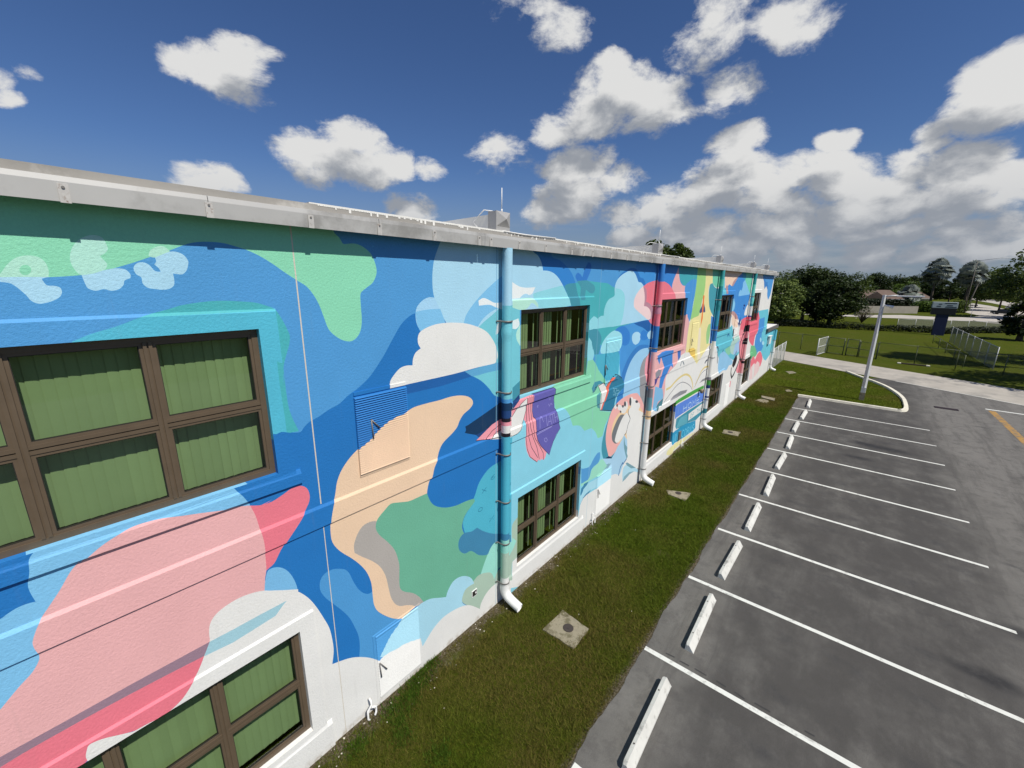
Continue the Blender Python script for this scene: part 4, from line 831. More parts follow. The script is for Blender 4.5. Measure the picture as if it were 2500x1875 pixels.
BANDS = [None,
  zb('a4', 590, (0, (44,122,196)), (450, 'CO'), (760, (190,128,150)), (890, 'CO'), (1030, (40,116,184)), (1345, 'PK'))+zb('a5', 450, (490, (120,122,130)), (600, (96,150,164)), (770, (232,196,150)), (870, 'W')),
  zb('b1', 620, (0, (54,156,160)), (420, (80,180,160)), (600, (44,138,146)), (1180, (44,140,170)), (1560, (46,112,180)))+zb('b2', 430, (555, 'W'), (1370, (130,128,134)), (1450, 'W'))+zb('a5', 1200, (390, (66,150,60)), (442, (30,50,110)), (475, 'W'), (575, (30,46,100)), (602, 'W'), (722, (50,120,130)), (772, 'W'), (868, (60,130,146)), (905, 'W')),
  zb('b1', 1400, (0, (44,150,156)), (560, (112,206,196)), (1030, (50,140,150)), (1090, 'W'), (1290, (34,60,130)), (1340, 'CO'), (1560, (150,100,110)))+zb('b2', 1240, (150, 'BK'), (330, (214,140,150)), (480, 'BK'), (620, 'PK'), (985, 'BK'), (1040, 'PK'), (1265, 'W'))]
for x, bd in zip(PIPE, BANDS): downpipe(x, BLD, bands=bd)
downpipe(40.3, ANX, 3.5)
# windows
mbronze = mat('bronze_frame', lin((98,84,68)), .5, metal=.15, var=.10, vscale=6, bump=.03, bscale=30, spec=.4)
mrub = mat('gasket', lin((34,30,26)), .7)
mblind = mat('blind_fabric', lin((158,178,138)), .8, var=.05, vscale=2, objrand=.05)
def glass_mat():
    m = bpy.data.materials.new('tinted_glass'); m.use_nodes = True; T = NT(m.node_tree); m.node_tree.nodes.clear()
    tr = T.n('ShaderNodeBsdfTransparent', {'Color': (.66, .72, .62, 1)}); gl = T.n('ShaderNodeBsdfGlossy', {'Color': (1, 1, 1, 1), 'Roughness': .01})
    fc = T.n('ShaderNodeLayerWeight', {'Blend': .5}).outputs['Facing']; fr = T.m('MULTIPLY_ADD', T.m('POWER', fc, 4.0), .75, .045)
    mx = T.n('ShaderNodeMixShader', {0: fr, 1: tr.outputs[0], 2: gl.outputs[0]})
    T.n('ShaderNodeOutputMaterial', {0: mx.outputs[0]}); return m
mglass = glass_mat()
def slat(x, z0, z1, w, ang, y=.235):
    """gently curved vertical vane"""
    s = MB(); ca, sa = math.cos(ang), math.sin(ang); n = 4; V2, F2 = [], []
    for i in range(n+1):
        u = (i/n-.5)*w; b = .006*(1-(2*i/n-1)**2); px = x+u*ca+b*sa; py = y+u*sa-b*ca
        V2 += [(px, py, z0+.004*math.sin(i)), (px, py, z1)]
    for i in range(n): F2.append((2*i, 2*i+2, 2*i+3, 2*i+1))
    return s.add(V2, F2, 0, True)
def window(x0, x1, z0, z1, style, singles):
    w = empty('window', (x0, 0, z0)); w.parent = BLD; W_, H_ = x1-x0, z1-z0; y0, y1 = .055, .125
    cols = [0, .84, 1.80, W_] ; zt = H_*.495
    s = MB(); t_ = .062
    s.box(0, W_, y0, y1, 0, t_); s.box(0, W_, y0, y1, H_-t_, H_); s.box(0, t_, y0, y1, t_, H_-t_); s.box(W_-t_, W_, y0, y1, t_, H_-t_)
    s.build('frame', mbronze, w)
    for c in cols[1:3]:
        s = MB(); s.box(c-.036, c-.008, y0-.006, y1-.002, t_, H_-t_); s.box(c-.008, c+.008, y0+.01, y1-.002, t_, H_-t_); s.box(c+.008, c+.036, y0-.006, y1-.002, t_, H_-t_)
        s.build('mullion', mbronze, w)
    for i in range(3):
        a, b = cols[i]+(t_ if i == 0 else .036), cols[i+1]-(t_ if i == 2 else .036)
        s = MB(); s.box(a, b, y0+.004, y1-.004, zt-.042, zt-.006); s.box(a, b, y0+.03, y1-.004, zt-.006, zt+.006); s.box(a, b, y0+.004, y1-.004, zt+.006, zt+.042); s.build('transom', mbronze, w)
        for q0, q1 in ((t_, zt-.042), (zt+.042, H_-t_)):
            e = .03; s = MB()
            s.box(a, b, y0+.012, y1-.01, q0, q0+e); s.box(a, b, y0+.012, y1-.01, q1-e, q1); s.box(a, a+e, y0+.012, y1-.01, q0+e, q1-e); s.box(b-e, b, y0+.012, y1-.01, q0+e, q1-e)
            s.build('sash', mbronze, w)
            s = MB(); g_ = .006; ya, yb2 = y0+.018, y0+.05; a2, b2, p0, p1 = a+e, b-e, q0+e, q1-e
            s.box(a2, b2, ya, yb2, p0, p0+g_); s.box(a2, b2, ya, yb2, p1-g_, p1); s.box(a2, a2+g_, ya, yb2, p0+g_, p1-g_); s.box(b2-g_, b2, ya, yb2, p0+g_, p1-g_); s.build('gasket', mrub, w)
            s = MB(); ty = random.uniform(-.0015, .0015); s.add([(a2, .085+ty, p0), (b2, .085-ty, p0), (b2, .085-ty, p1), (a2, .085+ty, p1)], [(0, 1, 2, 3)]); s.build('pane', mglass, w)
    parts = []
    for i in range(3):
        a, b = cols[i]+.05, cols[i+1]-.03
        if style == 0:
            n = 10
            for j in range(n): parts.append(slat(a+(j+.5)*(b-a)/n, .05, H_-.03, .122, .13+random.uniform(-.05, .05)))
        elif style == 1:
            n = 9; upto = 6 if i < 2 else 5
            for j in range(n):
                if j < upto or j == n-1: parts.append(slat(a+(j+.5)*(b-a)/n, .05, H_-.03, .108 if j != n-1 else .05, .14+random.uniform(-.04, .04)))
        elif style == 2:
            for j in (2, 3, 6): parts.append(slat(a+(j+.5)*(b-a)/9, .05, H_-.03, .10, .5))
        else:
            for j in (1, 5): parts.append(slat(a+(j+.5)*(b-a)/9, .05, H_*.6, .09, .6))
    if singles:
        for p in parts: p.build('blind_vane', mblind, w)
    else:
        s = MB()
        for p in parts: s.add(p.v, p.f, 0, True)
        s.build('vertical_blind', mblind, w)
    s = MB(); s.box(.03, W_-.03, .19, .28, H_-.035, H_-.005); s.build('blind_rail', mwhite, w)
    return w
for i, (x0, x1, z0, z1) in enumerate(WIN): window(x0, x1, z0, z1, (0, 0, 1, 1, 2, 2, 3, 2, 3, 3)[i], i < 4)
# small fixtures on the wall
def wall_tube(name, pts, r, m, parent=BLD): s = MB(); s.tube(pts, r, 10); return s.build(name, m, parent)
for x in (2.72, 10.28, 18.35):                                         # white hose-bib pipe loops by the hatches
    wall_tube('hose_bib_pipe', [(x, -.03, .34), (x, -.07, .33), (x+.01, -.08, .24), (x-.07, -.09, .18), (x-.08, -.09, .02), (x-.04, -.12, -.03)], .018, mwhite)
    wall_tube('hose_bib_pipe', [(x, -.09, .2), (x+.07, -.1, .16), (x+.07, -.1, .05), (x+.03, -.12, .02)], .018, mwhite)
for x, z in ((2.96, .86), (10.55, 1.02)):                               # stay arm on the hatch
    wall_tube('hatch_stay', [(x, -.03, z), (x+.01, -.05, z-.28)], .009, mstrap); wall_tube('hatch_stay', [(x+.01, -.03, z), (x+.12, -.05, z-.2)], .009, mstrap)
for x, z in ((3.14, 5.16), (10.5, 4.9), (18.2, 4.9)):
    wall_tube('louver_stay', [(x, -.032, z), (x+.01, -.045, z-.30)], .010, mstrap); wall_tube('louver_stay', [(x, -.035, z), (x+.12, -.05, z-.15)], .010, mstrap)
bx, bz = on_wall(600+1762*S7, 1350+308*S7)
s = MB(); s.box(bx-.075, bx+.075, -.012, .01, bz-.075, bz+.075); s.box(bx-.06, bx+.06, -.016, .0, bz-.06, bz+.06, 1); s.box(bx+.01, bx+.04, -.028, -.016, bz-.01, bz+.02, 0); s.build('outlet_box', [mwhite, mrub], BLD)
hx, hz_ = cw(745, 1140); s = MB(); s.box(hx-.12, hx+.12, -.06, 0, hz_-.2, hz_+.2); bevel(s.build('meter_box', mstrap, BLD), .01)
fx, fz = on_wall(1500+1085*S4, 860+490*S4); s = MB(); s.tube([(fx, 0, fz), (fx, -.08, fz), (fx, -.09, fz), (fx, -.2, fz-.02)], [.05, .05, .1, .11], 14); s.build('flood_light', mat('lamp_bronze', lin((128,112,92)), .5), BLD)
# annex body
mcop = mat('annex_coping', lin((96,94,92)), .6, var=.15, vscale=3)
s = MB(); s.box(0, XE-XC+.05, .06, 5, 0, 3.6); s.build('annex_body', mwhite, ANX)
s = MB(); s.box(-.0, XE-XC+.2, -.16, 5.1, 3.62, 3.86); s.build('roof_edge', mcop, ANX)
s = MB(); s.box(.02, XE-XC+.1, -.05, 5.0, 3.862, 3.88); s.build('roof_membrane', mseal, ANX)
s = MB(); s.box(1.35, 2.05, -.16, -.02, 2.55, 3.15); s.box(1.2, 2.2, -.2, -.02, 3.15, 3.2); s.build('wall_unit', mwhite, ANX)
# ------------------------------------------------------------------ things in the lot and on the lawn
def Pz(x, y): return on_ground(1850+x*.29412, 750+y*.29412)
def zl(x, y): return (1850+x*.15823, 600+y*.15823)
def zr(x, y): return (2150+x*.15823, 600+y*.15823)
mstop = mat('stop_concrete', lin((204,203,196)), .85, var=.10, vscale=4, bump=.3, bscale=90, grime=lin((104,100,94)), gscale=4.5, gamt=.6, gthr=.52, objrand=.08)
mpin = mat('rusty_pin', lin((60,48,42)), .8)
def stop_mesh():
    bm = bmesh.new(); L_, h = .915, .118; pr = [(-.088, 0), (-.084, .03), (.010, .165), (.070, .150), (.084, .09), (.086, 0)]
    rows = []
    for x, k in ((-L_, .82), (-L_+.05, 1), (-.45, 1), (0, 1), (.45, 1), (L_-.05, 1), (L_, .82)):
        rows.append([bm.verts.new((x, y*(k if z > .02 else 1), z*k+random.uniform(-.0015, .0015)*(z > .02))) for y, z in pr])
    for a, b in zip(rows, rows[1:]):
        for j in range(5): bm.faces.new((a[j], a[j+1], b[j+1], b[j]))
    bm.faces.new(rows[0]); bm.faces.new(rows[-1][::-1]); bmesh.ops.recalc_face_normals(bm, faces=bm.faces)
    me = bpy.data.meshes.new('body'); bm.to_mesh(me); bm.free(); me.materials.append(mstop); return me
ORD = ['nearest to', 'second from', 'third from', 'fourth from', 'fifth from', 'sixth from', 'seventh from', 'eighth from', 'ninth from', 'tenth from', 'eleventh from']
s = MB(); s.tube([(0, .035, .14), (0, .035, .1625)], .014, 8); pinm = s.mesh('pin', mpin); sm = stop_mesh()
for i in range(11):
    x = 30.45 if i == 0 else 28.94-2.74*(i-.5); 
    w = empty('wheel_stop', (x+random.uniform(-.04, .04), -3.74+random.uniform(-.05, .05), .012), random.uniform(-.03, .03), group='wheel stops heading the parking bays', cat='wheel stop',
              label='white concrete wheel stop in the bay %s the kerbed island' % ORD[i])
    obj('body', sm, w)
    for sx in (-.56, .56): p = obj('pin', pinm, w); p.location.x = sx
# concrete cleanout pads in the lawn
mpad = mat('pad_concrete', lin((146,137,116)), .9, var=.28, vscale=5, bump=.4, bscale=40, grime=lin((82,76,52)), gscale=5, gamt=.8, gthr=.45)
mcov = mat('cover_iron', lin((62,54,50)), .7, var=.25, vscale=30)
def pad(pts, cover, label, h=.03, r=.11):
    P = [on_ground(*p) for p in pts]; c = sum(P, Vector())/len(P); o = empty('concrete_pad', c, label=label, cat='concrete pad', group='small concrete pads in the lawn')
    Q = []
    for i, p in enumerate(P):
        q = P[(i+1) % len(P)]
        for k in range(4): t_ = k/4; e = p.lerp(q, t_)-c; Q.append(e*(1+random.uniform(-.05, .03)))
    n = len(Q); v = [(q.x, q.y, -.02) for q in Q]+[(q.x*.985, q.y*.985, h) for q in Q]; ar = sum(Q[i].x*Q[(i+1) % n].y-Q[(i+1) % n].x*Q[i].y for i in range(n))
    f = [tuple(range(n, 2*n)) if ar > 0 else tuple(range(n, 2*n))[::-1]]+[(i, (i+1) % n, (i+1) % n+n, i+n) for i in range(n)]
    s = MB(); s.add(v, f); s.build('slab', mpad, o)
    if cover:
        cc = on_ground(*cover)-c; s = MB(); s.tube([(cc.x, cc.y, h-.01), (cc.x, cc.y, h+.012)], r, 20, sm=False); s.tube([(cc.x, cc.y, h+.012), (cc.x, cc.y, h+.018)], r*.3, 10, sm=False); s.build('cover', mcov, o)
q4 = lambda x, y: (1200+x*.27125, 1200+y*.27125); a5 = lambda x, y: (1500+x*S4, 860+y*S4); PP_ = lambda x, y: (1850+x*.29412, 750+y*.29412)
pad([q4(640,1070), q4(880,1245), q4(740,1430), q4(465,1250)], q4(690,1240), 'weathered concrete pad with round iron cover beside the bottom of the first downpipe')
pad([q4(1570,-10), q4(1800,20), q4(1745,92), q4(1590,30)], q4(1680,22), 'concrete pad with iron cover opposite the hatch of the second bay', .03, .1)
pad([a5(1405,1000), a5(1622,1035), a5(1590,1090), a5(1382,1045)], a5(1488,1040), 'concrete pad with iron cover in front of the painted HOME OF THE UNICORNS sign', .04, .12)
pad([a5(1885,568), a5(2066,605), a5(2058,637), a5(1888,592)], None, 'upper of two overlapping concrete slabs lying in the grass', .07)
pad([a5(1800,625), a5(1888,600), a5(1990,628), a5(1960,667)], None, 'lower of two overlapping concrete slabs lying in the grass', .03)
pad([PP_(225,690), PP_(262,688), PP_(288,702), PP_(240,706)], None, 'small pale slab in the lawn beside the shadow of the lamp post', .04)
pad([PP_(228,535), PP_(285,533), PP_(322,548), PP_(262,556)], None, 'small pale slab in the lawn near the annex', .04)
# lamp post
mgal = mat('galvanised_pole', lin((196,197,196)), .55, metal=.1, var=.08, vscale=3)
lb = Pz(858, 770); L = empty('lamp_post', (lb.x, lb.y, 0), 0, label='tall grey square lamp post with a flat lamp head on the kerbed island', cat='lamp post')
s = MB(); s.box(-.13, .13, -.13, .13, -.1, .5); s.build('base', mpad, L)
s = MB(); s.box(-.12, .12, -.12, .12, .5, .86); bevel(s.build('base_cover', mgal, L), .02)
s = MB(); s.tube([(0, 0, .86), (0, 0, 6.6)], [.09*1.414, .065*1.414], 4, sm=False); sh = s.build('shaft', mgal, L); sh.rotation_euler.z = math.radians(45+12)
s = MB(); s.tube([(0, 0, 6.5), (.1, -.35, 6.56), (.15, -.62, 6.57)], .045, 8); s.build('arm', mgal, L)
s = MB(); s.box(-.17, .17, -1.75, -.55, 6.52, 6.59); s.box(-.13, .13, -1.6, -.9, 6.51, 6.52, 1); bevel(s.build('lamp_head', [mwhite, mat('lens', (.75, .75, .7), .3)], L), .02)
s = MB(); s.tube([(0, -.05, 6.0), (.05, -.35, 5.93), (.06, -.5, 5.88)], [.03, .07, .1], 10); s.build('sensor_head', mwhite, L)  # small sensor below the arm, not a lamp
# chain-link fences: posts, rails and woven fabric
def fabric_mat(name, colr, a):
    m = bpy.data.materials.new(name); m.use_nodes = True; T = NT(m.node_tree); b = m.node_tree.nodes['Principled BSDF']
    pos = T.n('ShaderNodeNewGeometry').outputs['Position']; sp = T.n('ShaderNodeSeparateXYZ', {0: pos}).outputs; u = T.m('ADD', T.m('MULTIPLY', sp[0], .4), sp[1])
    def w(sg): return T.ramp(T.m('ABSOLUTE', T.m('SUBTRACT', T.m('FRACT', T.m('MULTIPLY', T.m('ADD', u, T.m('MULTIPLY', sp[2], sg)), 12.0)), .5)), .5-a*.5, .5-a*.4)
    T.set(b.inputs['Base Color'], colr+(1,)); b.inputs['Roughness'].default_value = .6; T.set(b.inputs['Alpha'], T.m('MAXIMUM', w(1), w(-1))); return m
mfab = fabric_mat('chain_link_wire', lin((104,108,88)), .045); mscr = fabric_mat('windscreen_fabric', lin((134,134,120)), .42)
mpost = mat('fence_post_paint', lin((86,92,66)), .6, var=.1, vscale=6)
def fence(name, P, h, label, posts=None, fab=mfab, pm=mpost, midrail=False, gate=None, cat='fence', rp=.035):
    o = empty(name, (P[0].x, P[0].y, 0), label=label, cat=cat); b0 = Vector((P[0].x, P[0].y, 0)); Q = [Vector((p.x, p.y, 0))-b0 for p in P]
    for q in Q: s = MB(); s.tube([(q.x, q.y, -.05), (q.x, q.y, h+.04)], rp, 8); s.build('post', pm, o)
    for a, b in zip(Q, Q[1:]):
        for z in ([h-.02, h*.5, .08] if midrail else [h-.02]): s = MB(); s.tube([(a.x, a.y, z), (b.x, b.y, z)], rp*.72, 8); s.build('rail', pm, o)
        s = MB(); n = (b-a).cross(Vector((0, 0, 1))).normalized()*.012
        s.add([(a.x+n.x, a.y+n.y, .04), (b.x+n.x, b.y+n.y, .04), (b.x+n.x, b.y+n.y, h-.03), (a.x+n.x, a.y+n.y, h-.03)], [(0, 1, 2, 3)]); s.build('mesh_fabric', fab, o)
    return o
fl = lambda y: 56.6+.30*(y)                                             # fence line beyond the drive
def fv(y): return Vector((fl(y), y, 0))
fence('chain_link_fence', [fv(y) for y in (6.5, 4, 1.6, -.7, -3.0)], 1.75, 'green chain link fence beyond the drive beside the annex')
fence('chain_link_fence', [fv(y) for y in (-7.2, -9.9, -12.5, -15.2, -17.9, -20.6, -23.3, -26)], 1.7, 'green chain link fence beyond the drive running right of the gate')
gp = fv(-3.0); g2 = Vector((gp.x-2.9, gp.y+.55, 0))
fence('open_gate_leaf', [gp, g2], 1.75, 'grey gate leaf with mesh standing open towards the drive', fab=mscr if False else fabric_mat('dense_wire', lin((164,166,158)), .3), pm=mgal, midrail=True, cat='gate', rp=.045)
fence('pedestrian_gate', [fv(-3.15), fv(-4.5)], 1.72, 'wide green wire gate leaf next to the open gate leaf', midrail=True, cat='gate', rp=.045)
fence('pedestrian_gate', [fv(-4.75), fv(-5.7)], 1.72, 'narrow green wire gate between wide gate and fence', midrail=True, cat='gate', rp=.05)
fence('pedestrian_gate', [fv(-5.8), fv(-7.15)], 1.6, 'green wire gate leaf joined to the right hand fence', midrail=True, cat='gate', rp=.035)
fence('annex_side_gate', [Vector((41.4, -.12, 0)), Vector((43.3, -.16, 0)), Vector((45.3, -.2, 0)), Vector((47.2, -.25, 0))], 1.8, 'silver mesh side gate between annex and drive', fab=fabric_mat('silver_wire', lin((170,172,168)), .4), pm=mgal, cat='gate')
a_, b_ = Pz(1590, 290), Pz(1950, 520); pts = [a_.lerp(b_, k/7) for k in range(8)]
fence('screened_fence', pts, 2.0, 'fence with faded grey windscreen running away beside the lawn', fab=mscr, pm=mgal)
c1_, c2_ = Pz(1450, 300), Pz(1700, 500); fence('chain_link_fence', [c1_.lerp(c2_, k/4) for k in range(5)], 1.1, 'low chain link fence in front of the grey windscreen fence')
bb = [Vector((Pz(1160+i*150, 178+i*5).x+2.5, Pz(1160+i*150, 178+i*5).y, 0)) for i in range(7)]
fence('screened_fence', bb, 1.5, 'long low fence with grey windscreen behind the clipped hedge', fab=mscr, pm=mgal)
s = MB(); cs = Pz(1290, 480); o = empty('loose_kerb', cs, label='dark kerb beam with pale ends lying on the grass by the fence', cat='kerb beam'); s.box(-.12, .12, -.85, .85, 0, .1); s.build('beam', mpin, o)  # dark middle box between two pale end blocks
for sy in (-1, 1): s = MB(); s.box(-.13, .13, sy*.98-.13, sy*.98+.13, 0, .11); bevel(s.build('end_block', mkerb, o), .02)
# blue pillar sign
sb = on_ground(*zr(870, 1380)); mblue = mat('sign_blue', lin((14,26,66)), .5, var=.1, vscale=2); mcab = mat('sign_cabinet', lin((20,22,30)), .5, var=.1, vscale=2); mface = mat('sign_face', lin((176,186,190)), .5, var=.06, vscale=2)
SG_ = empty('pillar_sign', sb, math.radians(4), label='tall blue pillar sign with a black and grey cabinet on top', cat='sign')
s = MB(); s.box(-.28, .28, -.66, .66, -.05, 3.05); bevel(s.build('pillar', mblue, SG_), .03)
s = MB(); s.box(-.34, .34, -1.3, 1.3, 3.05, 4.0); bevel(s.build('cabinet', mcab, SG_), .03)
s = MB(); s.box(-.3, .3, -1.33, 1.33, 4.0, 4.86); bevel(s.build('letter_panel', mface, SG_), .03)
for y0, y1, z0 in ((-1.7, .1, 4.66), (-1.2, -.3, 4.34), (-1.8, -.1, 4.12), (.5, 1.0, 4.5), (.6, 1.3, 4.2)):
    s = MB(); s.box(-.312, -.3, y0*.68, y1*.68, z0, z0+.1); s.build('panel_row', mcab, SG_)
# street, houses, wall, car
def gpoly(pts): return [tuple(on_ground(*p)[:2]) for p in pts]
mst = mat('street_concrete', (.46, .42, .37), .9, var=.1, vscale=.3, grime=(.3, .28, .25), gscale=.2, gamt=.5)
sheet('street', gpoly([zl(700,1052), zl(1330,1068), zl(2212,1068), zr(830,1098), zr(1380,1106), zr(1430,1160), zr(1000,1152), zr(830,1138), zl(1900,1112), zl(1400,1092), zl(700,1062)]), .02, mst, kind='structure')
sheet('street', gpoly([zr(1300,890), zr(1400,885), zr(1700,930), zr(1960,985), zr(2500,1050), zr(2500,1300), zr(1950,1210), zr(1750,1203), zr(1500,1167), zr(1375,1140), zr(1395,1098), zr(1560,1086), zr(1310,1030)]), .026, mst, kind='structure')
sheet('street', gpoly([zr(1240,788), zr(1700,828), zr(2060,880), zr(2500,950), zr(2500,1000), zr(2040,945), zr(1700,882), zr(1240,806)]), .022, mst, kind='structure')
mwall = mat('garden_wall_render', lin((148,142,132)), .9, var=.12, vscale=.8, bump=.2, bscale=8)
w0, w1 = on_ground(*zl(1560, 1040)), on_ground(*zr(555, 1045)); d = (w1-w0); o = empty('garden_wall', w0, label='long grey rendered garden wall along the far street', cat='wall')
n = 8
for i in range(n):
    a, b = d*(i/n), d*((i+1)/n); nn = d.cross(Vector((0, 0, 1))).normalized()*.12; s = MB()
    v = [(a-nn), (b-nn), (b+nn), (a+nn)]; s.add([(p.x, p.y, 0) for p in v]+[(p.x, p.y, 1.85+.01*(i % 2)) for p in v], [(0, 1, 5, 4), (1, 2, 6, 5), (2, 3, 7, 6), (3, 0, 4, 7), (4, 5, 6, 7)]); s.build('wall_panel', mwall, o)
mroofb = mat('brown_shingle', lin((112,94,84)), .9, var=.2, vscale=.6, bump=.4, bscale=4); mcream = mat('house_render', lin((206,196,178)), .9, var=.06, vscale=.6); mpane = mat('dark_window', (.03, .035, .04), .2)
def house(px, X, ybase, w, dpt, hw, hr, label, rz):
    r = ray(px, 700); y = CAM[1]+r[1]/r[0]*X; H = empty('house', (X, y, 0), rz, label=label, cat='house')
    s = MB(); s.box(-dpt/2, dpt/2, -w/2, w/2, 0, hw); s.build('wall', mcream, H)
    e = .6; A = [(-dpt/2-e, -w/2-e, hw-.1), (dpt/2+e, -w/2-e, hw-.1), (dpt/2+e, w/2+e, hw-.1), (-dpt/2-e, w/2+e, hw-.1), (0, -w/2+dpt*.3, hw+hr), (0, w/2-dpt*.3, hw+hr)]
    s = MB(); s.add(A, [(0, 1, 4), (1, 2, 5, 4), (2, 3, 5), (3, 0, 4, 5), (3, 2, 1, 0)]); ro = s.build('roof', mroofb, H)
    s = MB(); s.box(-dpt/2-e-.04, -dpt/2-e, -w/2-e, w/2+e, hw-.3, hw-.08); s.build('fascia', mwhite, ro)
    g_ = MB(); gw = w*.22; g_.add([(-dpt/2-1.2, -gw, hw-.05), (-dpt/2-1.2, gw, hw-.05), (-dpt/2-1.2, 0, hw+hr*.8), (0, -gw, hw-.05), (0, gw, hw-.05), (0, 0, hw+hr*.8)], [(0, 1, 2), (0, 2, 5, 3), (1, 4, 5, 2)]); g_.build('gable', mroofb, ro)
    for yy in (-w*.3, w*.05, w*.33): s = MB(); s.box(-dpt/2-.03, -dpt/2, yy-.7, yy+.7, 1, 2.3); wi = s.build('window', mpane, H); s = MB(); s.box(-dpt/2-.05, -dpt/2-.03, yy-.8, yy+.8, .9, 1.0); s.build('sill', mwhite, wi)
    s = MB(); s.box(-dpt/2-.03, -dpt/2, w*.18, w*.18+.95, 0, 2.1); s.build('door', mpane, H)
house(2138, 186, 0, 13, 9, 3.0, 2.6, 'brown roofed bungalow with a front gable behind the garden wall', .1)
house(2232, 196, 0, 8, 7, 3.2, 1.9, 'small brown roofed bungalow beside the silver palms', .1)
house(2010, 190, 0, 12, 9, 3.0, 2.4, 'pale bungalow hidden behind the row of dark street trees', .1)
def car(loc, rz, colr, label):
    c = empty('parked_car', loc, rz, label=label, cat='car'); mp = mat('car_paint', colr, .25, metal=.2, spec=.6); mg = mpane; mt = mat('tyre_rubber', (.015, .015, .015), .8); mr = mat('wheel_rim', (.4, .4, .42), .35, metal=.8)
    bm = bmesh.new(); prof = [(-2.2, .35), (-2.25, .62), (-2.1, .86), (-1.5, .93), (-.85, 1.38), (-.3, 1.46), (.45, 1.44), (1.05, 1.0), (1.9, .9), (2.25, .7), (2.28, .38), (1.8, .26), (-1.8, .26)]
    L_ = [[bm.verts.new((x, sy*(.86-(max(z-.85, 0))*.32), z)) for x, z in prof] for sy in (-1, 1)]; n_ = len(prof)
    for i in range(n_): bm.faces.new((L_[0][i], L_[0][(i+1) % n_], L_[1][(i+1) % n_], L_[1][i]))
    bm.faces.new(L_[0][::-1]); bm.faces.new(L_[1]); bmesh.ops.recalc_face_normals(bm, faces=bm.faces); me = bpy.data.meshes.new('body'); bm.to_mesh(me); bm.free(); me.materials.append(mp); bevel(obj('body', me, c), .06, 3)
    for sy in (-1, 1):
        s = MB(); s.add([(-1.35, sy*.845, .97), (.9, sy*.845, 1.0), (.42, sy*.70, 1.37), (-.8, sy*.70, 1.33)], [(0, 1, 2, 3)]); s.build('side_window', mg, c)
        for x in (-1.4, 1.4):
            s = MB(); s.tube([(x, sy*.70, .33), (x, sy*.885, .33)], .33, 20, sm=False); wh = s.build('wheel', mt, c); s = MB(); s.tube([(x, sy*.886, .33), (x, sy*.895, .33)], .2, 14, sm=False); s.build('rim', mr, wh)
        s = MB(); s.box(2.2, 2.29, sy*.66-.16, sy*.66+.16, .62, .76); s.build('headlight', mwhite, c); s = MB(); s.box(-2.27, -2.18, sy*.66-.14, sy*.66+.14, .66, .82); s.build('tail_light', mat('tail', (.3, .02, .02), .3) if 'tail' not in MATS else MATS['tail'], c)
    for pts in ([(.5, -.68, 1.4), (.5, .68, 1.4), (1.12, .80, 1.0), (1.12, -.80, 1.0)], [(-.9, -.68, 1.36), (-1.55, -.80, .95), (-1.55, .80, .95), (-.9, .68, 1.36)]): s = MB(); s.add([(x+(.03 if x > 0 else -.03), y, z+.03) for x, y, z in pts], [(0, 1, 2, 3)]); s.build('windscreen', mg, c)
car(on_ground(*zr(1890, 1062)), math.radians(62), (.018, .018, .02), 'black car parked in the pale street behind the dark tree')
car(on_ground(*zr(2090, 985)), math.radians(62), (.55, .55, .55), 'white car in the pale street mostly hidden by the dark tree')
up = on_ground(*zr(1290, 1035)); mwood = mat('weathered_wood', lin((104,98,92)), .9, var=.2, vscale=4)
o = empty('utility_pole', up, label='leaning weathered utility pole at the street corner', cat='utility pole'); s = MB(); zt_ = 10.5; s.tube([(0, 0, 0), (1.2, -1.7, zt_)], [.17, .12], 10); s.build('shaft', mwood, o); s = MB(); s.tube([(1.1, -2.6, zt_-.7), (1.2, -.8, zt_-.7)], .06, 6); s.build('crossarm', mwood, o)
ss = on_ground(*zr(1385, 1110)); o = empty('street_name_sign', ss, .1, label='small dark street name sign on a thin post at the corner', cat='street sign'); s = MB(); s.tube([(0, 0, 0), (0, 0, 2.9)], .04, 8); s.build('post', mgal, o); s = MB(); s.box(-.02, .02, -.65, .65, 2.72, 2.98); s.build('blade', mcab, o)
r_ = ray(2370, 700); X_ = 165; o = empty('street_lamp', (X_, CAM[1]+r_[1]/r_[0]*X_, 0), label='thin street lamp arm reaching out beside the silver palm', cat='street lamp'); s = MB(); s.tube([(0, 0, 0), (0, 0, 13.6)], [.12, .07], 8); s.build('pole', mwood, o); s = MB(); s.tube([(0, 0, 13.6), (.5, -4, 14.3), (.8, -7, 14.2)], .06, 6); s.build('arm', mgal, o); s = MB(); s.box(.6, 1.0, -8.2, -7, 14.05, 14.25); s.build('lamp_head', mgal, o)
